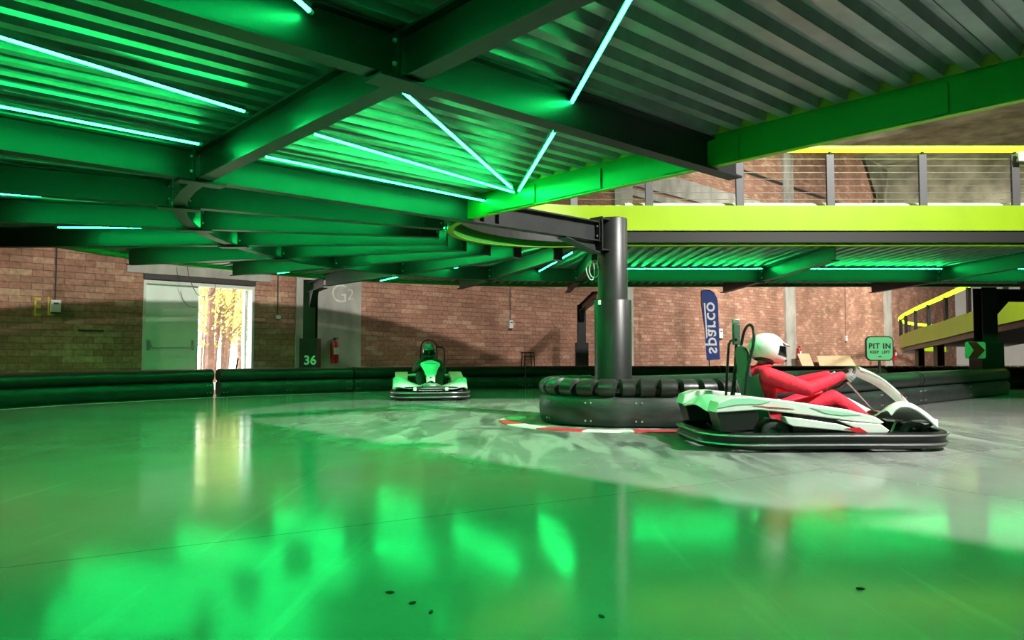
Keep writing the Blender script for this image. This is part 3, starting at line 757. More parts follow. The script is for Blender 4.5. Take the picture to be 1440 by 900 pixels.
def tubeprof(rx, rz, zc, n=18): return [(rx * math.cos(2 * PI * k / n), zc + rz * math.sin(2 * PI * k / n)) for k in range(n)]
def barrier(path, label, ph=.305, tz=(.435, .14),  cat='barrier', h=.58, mt=('rubber2', 'rubber'), notch=False, group='track barriers', nb=2, side=1, z0=0.0, name='track_barrier', cap=True, notch_every=.20, smooth_ends=0.0):
    """path: level line, track on its right; panel below, fat tube on top"""
    o0 = path[len(path) // 2].copy(); o0.z = z0
    t = thing(name, label, cat, o0, 0, group)
    k = h / .58
    P = [p - Vector((o0.x, o0.y, 0)) for p in path]
    q = MB(); q.sweep([(x, z * k * ph / .305) for x, z in PANEL], P); pn = q.build('lower_panel', M[mt[0]], t, angle=50)
    if notch:
        Q = arc_resample(P, .02); rings = []; LN = len(Q)
        per = max(3, round(notch_every / .02))
        for i in range(LN):
            pq = i % per
            edge = i * .02 < smooth_ends or (LN - i) * .02 < smooth_ends
            if pq >= per - 3 and not edge: rings.append([(x - .085 * max(0, x / .165) ** .6 if x > 0 else x, z - (.035 if z > tz[0] * k + .02 and x > -.06 else 0)) for x, z in tubeprof(.165, tz[1], tz[0] * k)])
            else: rings.append(tubeprof(.165, tz[1], tz[0] * k))
        # hard walls of the slots: double the stations where depth changes
        QQ = []; RR = []
        for i in range(LN):
            if i > 0 and rings[i] != rings[i - 1]:
                d = (Q[i] - Q[i - 1]); QQ.append(Q[i - 1] + d * .93); RR.append(rings[i])
            QQ.append(Q[i]); RR.append(rings[i])
        q = MB(); q.sweep(RR[0], QQ, scales=RR); q.build('ribbed_rail', M[mt[1]], t, angle=30)
    else:
        q = MB(); q.sweep(tubeprof(.165, tz[1], tz[0] * k), P); q.build('top_rail', M[mt[1]], t, angle=60)
    if cap:
        for i, (a, b) in enumerate(((P[0], P[1]), (P[-1], P[-2]))):
            d = (b - a).normalized()
            q = MB(); q.sweep(tubeprof(.172, tz[1] + .007, tz[0] * k), [a + d * .03, a + d * .11]); q.build('end_band', M[mt[1]], t, angle=60)
    if nb:
        L = 0; cum = [0]; nb_ = nb
        for a, b in zip(P, P[1:]): L += (b - a).length; cum.append(L)
        for f in [(.10 if i == 0 else (L - .10 if i == nb - 1 else L * i / (nb - 1))) for i in range(nb)]:
            j = max(i for i in range(len(cum) - 1) if cum[i] <= f); a, b = P[j], P[j + 1]; d = (b - a).normalized()
            c = a + d * (f - cum[j]); nrm = Vector((d.y, -d.x, 0))
            rot = Vector((0, 0, 1)).rotation_difference(nrm).to_matrix()
            for dz in (.08, .24 * ph / .305):
                for dx in (-.035, .035):
                    m = MB(); m.lathe([(.013, 0), (.011, .008), (0, .012)], c + d * dx + nrm * (.148 if dz < .2 else .147) + Vector((0, 0, dz * k)), rot, 8); m.build('bolt', M['bolt'], t)
    return t
def cut(path, a, b):
    """piece of a fine path between two lengths"""
    L = 0; out = []
    for p, n in zip(path, path[1:]):
        d = (n - p).length
        if L + d >= a and L <= b:
            if not out: out.append(p.lerp(n, max(0, (a - L) / d)))
            out.append(p.lerp(n, min(1, (b - L) / d)))
        L += d
    return out
def length_at(path, px):
    L = 0
    for p, n in zip(path, path[1:]):
        if p.y > 1 and n.y > 1:
            x0 = 720 + F * p.x / p.y; x1 = 720 + F * n.x / n.y
            if (x0 - px) * (x1 - px) <= 0 and x0 != x1: return L + (n - p).length * (px - x0) / (x1 - x0)
        L += (n - p).length
    return L
OB = catmull([(-10.2, 3.5), (-9.75, 8.0), (-8.62, 12.2), (-7.55, 14.1), (-6.2, 15.75), (-4.1, 17.35), (-1.5, 18.85), (1.4, 19.35), (5, 19.4), (9.2, 19.4), (13, 19.2), (17, 18.2)])
cuts = [length_at(OB, x) for x in (-560, 299, 307, 495, 738, 1010, 1236, 1330, 1500)]
labs = ['curved barrier piece by the closed pale door leaf, ending at the gap', 'barrier piece in front of the number 36 column and the red extinguisher', 'barrier piece behind the oncoming kart', 'barrier piece at the brick wall, seen between the kart and the round column', 'barrier piece in front of the blue flag', 'barrier piece in front of the leaning boards', 'ribbed barrier piece under the far lime ramp', 'ribbed barrier piece behind the chevron sign column']
pairs = [(0, 1), (2, 3), (3, 4), (4, 5), (5, 6), (6, 7), (7, 8)]
lb = [labs[0], labs[1], labs[2], labs[3] , labs[5], labs[6], labs[7]]
lb[3] = 'straight barrier piece behind the round column, in front of the blue flag'
for (a, b), l in zip(pairs, lb):
    pth = cut(OB, cuts[a] + .015, cuts[b] - .015)
    barrier(pth, l, notch=cuts[a] >= cuts[6] - .1, cap=True, nb=3)
# infield island: rounded ribbed tip round the column, two legs running away
TIPC = (1.38, 9.93); TR = .86
leg0 = [(10.9, 16.5), (7.5, 13.5), (5.0, 11.15), (3.6, 9.9), (2.75, 9.27), (2.1, 9.04)]
tip = [(TIPC[0] + TR * math.cos(rad(a)), TIPC[1] + TR * math.sin(rad(a))) for a in (-84, -100, -120, -140, -160, -180, -200, -220, -245, -270)]
leg1 = [(1.95, 10.98), (2.7, 11.55), (3.9, 12.6), (6.0, 14.5), (8.2, 16.5)]
ISL = catmull(leg0 + [tip[0]] + tip[1:] + leg1, 8)
LI = sum((b - a).length for a, b in zip(ISL, ISL[1:]))
def nearest_len(path, p):
    p = Vector((*p, 0)); L = 0; best = (1e9, 0)
    for a, b in zip(path, path[1:]):
        d = (a - p).length
        if d < best[0]: best = (d, L)
        L += (b - a).length
    return best[1]
ISL_R = ISL                      # track lies to the left of this direction, so reverse it
ISL = list(reversed(ISL))
a0 = nearest_len(ISL, (1.38, 10.79)); a1 = nearest_len(ISL, (2.68, 9.24)); a2 = nearest_len(ISL, (4.45, 10.66)); a3 = nearest_len(ISL, (7.0, 13.05))
barrier(cut(ISL, 0, a0 - .01), 'rear leg of the infield island barrier, running away behind the round column', nb=3)
barrier(cut(ISL, a0 + .01, a1 - .01), 'ribbed black barrier curving round the foot of the round column', notch=True, nb=8, smooth_ends=.16, notch_every=.25, ph=.38, tz=(.47, .12))
barrier(cut(ISL, a1 + .01, a2 - .01), 'smooth barrier piece behind the tail of the red driver\'s kart', nb=3)
barrier(cut(ISL, a2 + .01, a3 - .01), 'barrier piece behind the steering wheel of the red driver\'s kart, below the PIT IN sign', nb=3)
barrier(cut(ISL, a3 + .01, 1e9), 'barrier piece beyond the nose of the red driver\'s kart, below the chevron sign', nb=3)
# barrier up on the raised track behind the lime fascia
ub = [p for p in track_line(lambda a: r_in(a) + .22, step=3.0)]
ubl = sum((b - a).length for a, b in zip(ub, ub[1:]))
s_arc = 13.0; arcL = 2.05 * rad(134)
barrier(cut(ub, s_arc + .02, s_arc + arcL + .9), 'pale ribbed barrier on the raised track, peeping over the curved lime fascia', mt=('upper_rail', 'upper_rail'), notch=True, z0=2.845, tz=(.37, .12), nb=0, h=.56)
barrier(cut(ub, s_arc + arcL + .94, ubl), 'smooth pale barrier on the raised track behind the lime fascia and railing', mt=('upper_rail', 'upper_rail'), z0=2.845, nb=0, h=.50)

# painted kerb round the island: red and white blocks
def kerb():
    pth = catmull([(3.5, 9.2), (2.75, 8.82), (2.1, 8.55)] + [(TIPC[0] - .05 + (TR + .52) * math.cos(rad(a)), TIPC[1] + (TR + .50) * math.sin(rad(a))) for a in (-84, -105, -125, -145, -165, -185, -205)], 10)
    t = thing('kerb', 'red and white painted kerb blocks curving round the ribbed island', 'kerb', (TIPC[0], TIPC[1], 0))
    L = sum((b - a).length for a, b in zip(pth, pth[1:])); n = int(L / .52)
    for i in range(n):
        c = cut(pth, i * L / n, (i + 1) * L / n)
        q = MB(); q.sweep([(-.13, 0), (-.12, .010), (.12, .010), (.13, 0)], [p - Vector((TIPC[0], TIPC[1], 0)) for p in c])
        o = q.build('kerb_block', M['kerb_red'] if i % 2 else M['kerb_white'], t, smooth=False)
M['kerb_red'] = mat('kerb_red', (.55, .03, .045), .5, 0, .3, 6); M['kerb_white'] = mat('kerb_white', (.72, .72, .68), .5, 0, .2, 6)
kerb()
# pale line painted on the floor along the outer barrier
lp_ = []
for p, n in zip(OB, OB[1:]):
    d = (n - p).normalized(); lp_.append(p + Vector((d.y, -d.x, 0)) * .52)
q = MB(); q.sweep([(-.025, 0), (-.025, .002), (.025, .002), (.025, 0)], cut(lp_, length_at(lp_, -300), length_at(lp_, 520)))
o = q.build('floor_line', mat('line_paint', (.62, .64, .60), .5, 0, .3, 8), smooth=False); tag(o, 'thin pale line painted on the floor along the curved barrier', 'floor marking', None, 'thing')

# ------------------------------------------------------------------ railing on the raised track
gr = thing('guard_rail', 'lime topped railing with dark posts and thin wires above the lime fascia', 'railing', CC + Vector((0, 0, 3.0)))
rl = track_line(lambda a: r_in(a) - .08, step=4.0)
rl_b = [p - gr.location for p in rl]
z_top = 4.17
def rel(pts, z): return [Vector((p.x, p.y, z - gr.location.z)) for p in pts]
vis = rl_b[4:]                     # bend and the straight beyond
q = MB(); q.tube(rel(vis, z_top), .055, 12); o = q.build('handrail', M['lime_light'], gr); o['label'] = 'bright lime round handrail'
for k in range(7):
    q = MB(); q.tube(rel(vis, 3.36 + k * .108), .0055, 5); q.build('wire', M['metal'], gr)
xs = [2.19, 3.64, 5.09, 6.57, 8.05, 9.5, 10.95, 12.4, 13.9, 15.4]
plist = [(Vector((x, CY + r_in(90) - .08, 0)), 0) for x in xs]
for a in (104, 135, 165, 195): plist.append((pol(r_in(a) - .08, a), rad(a - 90)))
for p, a in plist:
    q = MB(); w = p - gr.location
    q.box((w.x, w.y, (3.06 + 4.08) / 2 - gr.location.z), (.125, .05, 4.08 - 3.06), Matrix.Rotation(a, 3, 'Z')); q.build('post', M['post'], gr, smooth=False, bevel=.006)
    q = MB(); q.cyl((w.x, w.y, 4.08 - gr.location.z), (w.x, w.y, 4.13 - gr.location.z), .03, n=10); q.build('bracket', M['beam_dark'], gr)
# flood lamp fixed to one railing post
fl_ = thing('flood_lamp', 'small white flood lamp fixed to a railing post at the picture edge', 'lamp', (8.12, CY + r_in(90) - .19, 4.02))
q = MB(); q.box((0, 0, 0), (.20, .07, .15)); q.build('housing', M['white'], fl_, bevel=.012)
q = MB(); q.box((0, -.04, 0), (.17, .012, .12)); q.build('lens', M['lampglass'], fl_, smooth=False)
q = MB(); q.tube([(-.11, 0, 0), (-.11, .05, -.09), (.11, .05, -.09), (.11, 0, 0)], .01, 6); q.build('bracket', M['beam_dark'], fl_)

# ------------------------------------------------------------------ far lime ramp at the right
rp = [(1530, 20.0, 2.75), (1440, 22.5, 2.55), (1375, 25.5, 2.33), (1322, 30.0, 2.10), (1286, 35.0, 1.93), (1268, 39.5, 1.80), (1270, 43.0, 1.72), (1292, 46.0, 1.68), (1330, 48.0, 1.62)]
rpts = []
for px, D, z in rp:
    p = PD(px, 497, D); rpts.append(Vector((p.x, p.y, z)))
def catmull3(P, n=6):
    P = [P[0] * 2 - P[1]] + P + [P[-1] * 2 - P[-2]]; out = []
    for i in range(1, len(P) - 2):
        for k in range(n):
            t = k / n; a, b, c, d = P[i - 1], P[i], P[i + 1], P[i + 2]
            out.append(.5 * ((2 * b) + (c - a) * t + (2 * a - 5 * b + 4 * c - d) * t * t + (3 * b - a - 3 * c + d) * t ** 3))
    out.append(P[-2]); return out
rc = catmull3(rpts)
ramp_o = Vector((rc[20].x + 2, rc[20].y, 0))
rt = thing('track_ramp', 'far curving ramp with lime sides and lime handrail beyond the chevron sign', 'ramp', ramp_o)
rr_ = [p - ramp_o for p in rc]
q = MB(); q.sweep([(-.03, -.62), (-.03, .06), (.03, .06), (.03, -.62)], rr_); q.build('fascia', M['lime'], rt, angle=60)
q = MB(); q.sweep([(.04, -.5), (.04, -.05), (5.0, -.05), (5.0, -.5)], rr_[:34]); q.build('deck', M['slab'], rt, smooth=False)
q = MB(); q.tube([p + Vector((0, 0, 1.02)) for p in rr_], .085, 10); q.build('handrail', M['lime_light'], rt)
L = 0; nxt = .5
for a, b in zip(rr_, rr_[1:]):
    d = (b - a).length
    if L + d > nxt:
        p = a.lerp(b, (nxt - L) / d); q = MB(); q.box(p + Vector((0, 0, .5)), (.12, .12, .92)); q.build('post', M['beam_dark'], rt, smooth=False); nxt += 2.9
    L += d
for i in (6, 14, 22, 28):
    p = rr_[i]; q = MB(); q.box(Vector((p.x + .9, p.y + .2, (p.z - .5) / 2)), (.32, .32, p.z - .5)); q.build('support', M['beam_dark'], rt, smooth=False)
q = MB(); q.sweep([(.1, -.82), (.1, -.5), (.3, -.5), (.3, -.82)], rr_[:40]); q.build('edge_beam', M['beam_dark'], rt, smooth=False)

# ------------------------------------------------------------------ signs
def rrect(w, h, r, n=6):
    out = []
    for cx, cy, a0 in ((w / 2 - r, h / 2 - r, 0), (-w / 2 + r, h / 2 - r, 90), (-w / 2 + r, -h / 2 + r, 180), (w / 2 - r, -h / 2 + r, 270)):
        for k in range(n + 1): a = rad(a0 + 90 * k / n); out.append((cx + r * math.cos(a), cy + r * math.sin(a)))
    return out
sd = 12.25; sc = PD(1237, 490, sd)
sg = thing('pit_in_sign', 'green-lit PIT IN KEEP LEFT sign on a short black post above the barrier', 'sign', (sc.x, sc.y, .57), 0)
W_, H_ = 39 * sd / F, 34.5 * sd / F; zc = sc.z - .57
q = MB(); q.ext([(x, .0, zc + y) for x, y in rrect(W_, H_, .085)], (0, .03, 0)); q.build('board', M['signblack'], sg, smooth=False)
q = MB(); q.ext([(x, -.004, zc + y) for x, y in rrect(W_ - .035, H_ - .035, .07)], (0, .004, 0)); o = q.build('face', M['signgreenlit'], sg, smooth=False)
for body, sz, z_, sp_, bo in (('PIT IN', .125, .035, 1.12, .004), ('KEEP', .062, -.062, 1.12, .002), ('LEFT', .062, -.062, 1.12, .002)):
    vs, fs = text_mesh(body, sz, .0, sp_, bo)
    dx_ = {'KEEP': -.092, 'LEFT': .098}.get(body, 0)
    q = MB(); q.add([Vector((p.x + dx_, -.0065, zc + z_ + p.y)) for p in vs], fs); q.build('lettering', M['signblack'], o, smooth=False, recalc=False)
q = MB(); q.box((0, -.006, zc - .135), (.05, .003, .012)); q.build('small_mark', M['signblack'], o, smooth=False)
q = MB(); q.box((0, .015, (zc - H_ / 2) / 2 + .01), (.035, .025, zc - H_ / 2 + .02)); q.build('post', M['signblack'], sg, smooth=False)
cs = PD(1372, 492.5, 16.35)
sg2 = thing('chevron_sign', 'small sign with a dark red chevron on mint, fixed to the stout steel column', 'sign', cs, 0)
W_, H_ = 28.5 * 16.35 / F, 23.5 * 16.35 / F
q = MB(); q.ext([(x, 0, y) for x, y in rrect(W_, H_, .05)], (0, .02, 0)); o = q.build('board', M['signmint'], sg2, smooth=False)
w, h = W_ / 2, H_ / 2
chev = [(-w * .75, h * .98), (w * .12, h * .98), (w * .93, 0), (w * .12, -h * .98), (-w * .75, -h * .98), (-w * .18, 0)]
q = MB(); q.ext([(x, -.003, y) for x, y in chev], (0, .003, 0)); q.build('chevron', M['signred'], o, smooth=False)
q = MB(); q.box((.16, .16, 0), (.06, .28, .06)); q.build('fixing', M['beam_dark'], sg2, smooth=False)

# ------------------------------------------------------------------ blue feather flag (back of the cloth, print showing through reversed)
fd = 30.0; ft = PD(1000, 460, fd); ppm = F / fd
fg = thing('feather_flag', 'tall navy blue feather flag with white lettering in front of the brick wall', 'flag', (PD(996, 497, fd).x, fd, 0))
def fx(px): return (px - 720) * fd / F - fg.location.x
def fz(py): return PD(1000, py, fd).z
ol = [(987.5, 408.5), (993, 408), (999, 409), (1004, 412), (1007.5, 416), (1009.5, 421), (1010.5, 430), (1011, 460), (1012, 505.5), (993.5, 506.5), (992, 480), (990, 450), (988, 425)]
q = MB(); q.ext([(fx(x), 0, fz(y)) for x, y in ol], (0, .012, 0)); cl = q.build('cloth', M['navy'], fg, smooth=False)
vs, fs = text_mesh('sparco', 1.0, .0, 1.02, .012)
xs_ = [p.x for p in vs]; ys_ = [p.y for p in vs]; ex = (max(xs_) - min(xs_)); mx_ = (max(xs_) + min(xs_)) / 2
zl, zh = fz(497), fz(425); k = (zh - zl) / ex; top = max(ys_)
xh = [p.y for p in vs if abs(p.x - max(xs_)) < .3]
y0, y1 = min(xh), max(xh)
# reading upward, seen from behind: text up -> +x
gx0, gx1 = fx(993.5), fx(1005.5)
kx = (gx1 - gx0) / (y1 - y0)
q = MB(); q.add([Vector((max(gx0 - .14, gx0 + (p.y - y0) * kx + (-.0) + .09 * (1 - (zl + (p.x - min(xs_)) * k - zl) / (zh - zl))), -.004, zl + (p.x - min(xs_)) * k)) for p in vs], fs)
q.build('lettering', M['flagtext'], cl, smooth=False, recalc=False)
q = MB(); q.ext([(fx(990.2), -.004, fz(426)), (fx(992.3), -.004, fz(426)), (fx(995.0), -.004, fz(474)), (fx(993.2), -.004, fz(476))], (0, .003, 0)); q.build('bar_print', M['flagtext'], cl, smooth=False)
q = MB(); q.tube([(fx(997.5), .03, .02), (fx(997), .03, fz(495)), (fx(992.5), .03, fz(470)), (fx(987), .03, fz(425)), (fx(987), .03, fz(409)), (fx(993), .03, fz(407.6)), (fx(1000), .03, fz(408.6)), (fx(1006), .03, fz(413))], .022, 8); q.build('pole', M['black'], fg)
q = MB(); q.lathe([(.25, 0), (.25, .04), (.04, .08), (.04, .25), (0, .25)], (fx(997.5), .03, 0), n=16); q.build('base', M['black'], fg)

# ------------------------------------------------------------------ fire extinguishers
def extinguisher(p, h, label, rz):
    t = thing('fire_extinguisher', label, 'fire extinguisher', p, rz, 'fire extinguishers on the brick wall')
    r = h * .155
    q = MB(); q.lathe([(0, 0), (r * .9, 0), (r, h * .03), (r, h * .72), (r * .85, h * .80), (r * .35, h * .85), (r * .3, h * .88)], n=20); b = q.build('cylinder', M['exting'], t)
    q = MB(); q.lathe([(r * 1.012, h * .30), (r * 1.012, h * .62)], n=20); 
    q = MB(); q.grid(lambda u, v: Vector((r * 1.02 * math.cos(-PI * .5 + (u - .5) * 1.5), r * 1.02 * math.sin(-PI * .5 + (u - .5) * 1.5), h * (.34 + .26 * v))), 8, 1, .002); q.build('label_band', M['paper'], b)
    q = MB(); q.cyl((0, 0, h * .86), (0, 0, h * .95), r * .3, n=12); q.box((r * .3, 0, h * .97), (r * 1.5, r * .3, h * .03)); q.box((r * .35, 0, h * .92), (r * 1.3, r * .25, h * .025)); q.build('valve', M['black'], t)
    q = MB(); q.tube([(-r * .2, 0, h * .92), (-r * .9, -r * .1, h * .9), (-r * 1.25, -r * .2, h * .7), (-r * 1.2, -r * .2, h * .35), (-r * 1.15, -r * .2, h * .2)], r * .12, 8); q.build('hose', M['black'], t)
    q = MB(); q.box((0, r * 1.1, h * .6), (r * .8, r * .3, h * .3)); q.build('wall_bracket', M['metal'], t)
p = wall_pt(470.5, 511, .2); hh = (wall_pt(470.5, 474, .2) - p).z; extinguisher(p, hh, 'red fire extinguisher hung on the concrete pier beside the number 36 column', WA)
p = wall_pt(1124, 506, .25); extinguisher(p, (wall_pt(1124, 486, .25) - p).z, 'red fire extinguisher low on the pier behind the red driver\'s helmet', WA)
p = wall_pt(1258, 506, .25); extinguisher(p, (wall_pt(1258, 488, .25) - p).z, 'red fire extinguisher half hidden behind the PIT IN sign', WA)

# ------------------------------------------------------------------ switch boxes with conduits, wall paint, notch
def switchbox(px, py, w, h, px_top, label):
    p = wall_pt(px, py, .04)
    t = thing('wall_socket_box', label, 'switch box', p, WA, 'switch boxes on the brick wall')
    q = MB(); q.box((0, -.01, 0), (w, .08, h)); b = q.build('housing', M['paper'], t, smooth=False, bevel=.008)
    q = MB(); q.box((0, -.055, h * .22), (w * .5, .01, h * .12)); q.build('switch', M['black'], b, smooth=False)
    q = MB(); q.box((0, -.01, -h * .56), (w * .8, .07, h * .1)); q.build('grommet', M['black'], t, smooth=False)
    q = MB(); q.cyl((0, .02, h / 2), (0, .02, px_top - p.z), .013, n=8); q.build('conduit', M['cable'], t)
switchbox(78, 430.5, .19, .26, 6.5, 'pale switch box with conduit beside the yellow painted letter')
switchbox(391, 446, .10, .10, 6.5, 'tiny dark junction box under a conduit between the door and the pier')
switchbox(718, 456, .17, .28, 6.5, 'pale switch box with conduit on the brick wall above the black stool')
switchbox(1190, 476, .20, .32, 7.0, 'pale switch box with conduit on the brick wall above the leaning boards')
switchbox(1013, 469, .3, .45, .1 + wall_pt(1013, 462, 0).z, 'small white box on the brick wall beside the blue flag')
for body, px, py, sz in (('E', 52.5, 433, .56), ('L', 71, 432, .56)):
    p = wall_pt(px, py, .006); vs, fs = text_mesh(body, sz, .002, 1, .004)
    q = MB(); q.add([Vector((v.x * .52, -v.z, v.y)) for v in vs], fs); o = q.build('painted_letter', M['yellowpaint'], smooth=False); o.location = p; o.rotation_euler = (0, 0, WA)
    tag(o, 'yellow letter %s painted on the brick wall' % body, 'painted letter', None, 'thing')
p = wall_pt(477, 414, .04); vs, fs = text_mesh('G', .75, .002, 1, -.006)
q = MB(); q.add([Vector((v.x, -v.z, v.y)) for v in vs], fs); o = q.build('chalk_marking', M['chalk'], smooth=False); o.location = p; o.rotation_euler = (0, 0, WA)
tag(o, 'large faint pale round letter marked on the concrete pier', 'wall marking', None, 'thing')
a_ = wall_pt(128, 465, .01); q = MB(); q.box((0, 0, 0), (.50, .02, .045)); o = q.build('wall_slot', M['steel_lintel'], smooth=False); o.location = a_; o.rotation_euler = (0, 0, WA); tag(o, 'short dark strip on the brick wall by the door', 'wall strip', None, 'thing')

p = wall_pt(493, 415, .04); vs, fs = text_mesh('2', .45, .002, 1, -.006)
q = MB(); q.add([Vector((v.x, -v.z, v.y)) for v in vs], fs); o = q.build('chalk_marking', M['chalk'], smooth=False); o.location = p; o.rotation_euler = (0, 0, WA)
tag(o, 'faint small pale numeral marked on the concrete pier', 'wall marking', None, 'thing')
# cables hanging by the door
def cable(pts, label, r=.008):
    o0 = pts[0].copy(); q = MB(); q.tube([p - o0 for p in pts], r, 6); o = q.build('hanging_cable', M['cable']); o.location = o0; tag(o, label, 'cable', None, 'thing')
cable([wall_pt(x, y, .5) for x, y in ((262, 366), (263, 374), (265, 386), (268, 396), (272, 405), (276, 413), (282, 417), (289, 418), (296, 415), (302, 408), (303, 398), (302, 390))], 'thin dark cable looping down in front of the door head')
cable([wall_pt(x, y, .5) for x, y in ((254, 410), (256, 418), (260, 426), (266, 431), (272, 432), (277, 432))], 'short thin cable drooping across the closed door leaf', .006)
# dark stick leaning in the doorway
q = MB(); q.tube([PD(331, 519, 16.9), PD(335, 504, 16.9)], .025, 8); st = q.v[0].copy()
b_ = PD(327, 540, 16.9); b_.z = 0; q = MB(); q.tube([(0, 0, 0), PD(334.5, 504, 16.9) - b_], .02, 8); o = q.build('broom_handle', M['black']); o.location = b_; tag(o, 'dark handle leaning in the doorway behind the barrier', 'handle', None, 'thing')

# ------------------------------------------------------------------ stool, leaning boards
D_ = 20.6; b = PD(742.5, 497, D_); b.z = 0; zt = PD(742, 495, D_).z
t = thing('bar_stool', 'tall black stool standing behind the barrier by the brick wall', 'stool', b, .3)
q = MB(); q.lathe([(0, zt - .035), (.20, zt - .035), (.215, zt - .02), (.21, zt), (0, zt)], n=24); q.build('seat', M['black'], t)
for sx in (-1, 1):
    for sy in (-1, 1):
        q = MB(); q.tube([(sx * .13, sy * .13, zt - .03), (sx * .17, sy * .17, 0)], .015, 8); q.build('leg', M['black'], t)
for z, w in ((zt - .13, .137), (.35, .157)):
    q = MB(); q.tube([(-w, -w, z), (w, -w, z), (w, w, z), (-w, w, z)], .011, 6, closed=True); q.build('rung', M['black'], t)
def board(px0, px1, ytop, label, s=.9, slant=0.0):
    a = wall_pt(px0, 505, s); b = wall_pt(px1, 505, s); L = (Vector((b.x - a.x, b.y - a.y, 0))).length
    zt = wall_pt((px0 + px1) / 2, ytop, s - .35).z
    t = MB(); o0 = Vector((a.x, a.y, 0))
    pl = [Vector((0, 0, 0.0)), Vector((L, 0, 0)), Vector((L - slant, .35, zt)), Vector((slant, .35, zt))]
    t.ext([Vector((L * .0 + p.x, p.y, p.z)) for p in pl], (0, .03, .006)); o = t.build('leaning_board', M['plywood'], smooth=False); o.location = o0; o.rotation_euler = (0, 0, WA)
    tag(o, label, 'board', 'raw boards leaning on the brick wall', 'thing')
board(1131, 1147, 497.5, 'small raw wooden board leaning on the wall behind the driver\'s arm')
board(1155, 1206, 500.5, 'long low raw wooden board leaning on the wall, nearer the PIT IN sign', slant=.25)
# chips of rubber on the floor
for i, (x, y) in enumerate(((548, 834), (580, 849), (606, 862), (846, 868), (1210, 829))):
    p = PX(x, y, 0); q = MB(); q.ell((0, 0, .004), (.017, .007, .005), 8, 5, Matrix.Rotation(i * .7, 3, 'Z')); o = q.build('rubber_chip', M['tyre']); o.location = p
    tag(o, 'tiny dark rubber chip lying on the glossy floor', 'rubber chip', 'rubber chips on the floor', 'thing')
# ------------------------------------------------------------------ karts (x forward, y to the driver's left, z up)
def rr_path(hl0, hl1, hw, rf, rb, z, n=8):
    """rounded rectangle loop: rear -hl0, front hl1"""
    out = []
    for cx, cy, a0, r in ((hl1 - rf, hw - rf, 0, rf), (-hl0 + rb, hw - rb, 90, rb), (-hl0 + rb, -hw + rb, 180, rb), (hl1 - rf, -hw + rf, 270, rf)):
        for k in range(n + 1): a = rad(a0 + 90 * k / n); out.append(Vector((cx + r * math.cos(a), cy + r * math.sin(a), z)))
    return out
def sm(x): x = max(0, min(1, x)); return x * x * (3 - 2 * x)
def wheel(t, x, y, r, w):
    rot = Matrix.Rotation(PI / 2, 3, 'X')
    q = MB(); q.lathe([(r * .55, -w / 2), (r * .88, -w / 2), (r * .97, -w * .42), (r, -w * .3), (r, w * .3), (r * .97, w * .42), (r * .88, w / 2), (r * .55, w / 2)], (0, 0, 0), rot, 28, closed=True)
    o = q.build('wheel', M['tyre'], t, angle=50); o.location = (x, y, r)
    q = MB(); q.lathe([(0, -w * .30), (r * .25, -w * .32), (r * .3, -w * .2), (r * .5, -w * .24), (r * .56, -w * .46), (r * .56, w * .46), (r * .5, w * .24), (r * .3, w * .2), (r * .25, w * .32), (0, w * .30)], (0, 0, 0), rot, 24); q.build('rim', M['metal'], o)
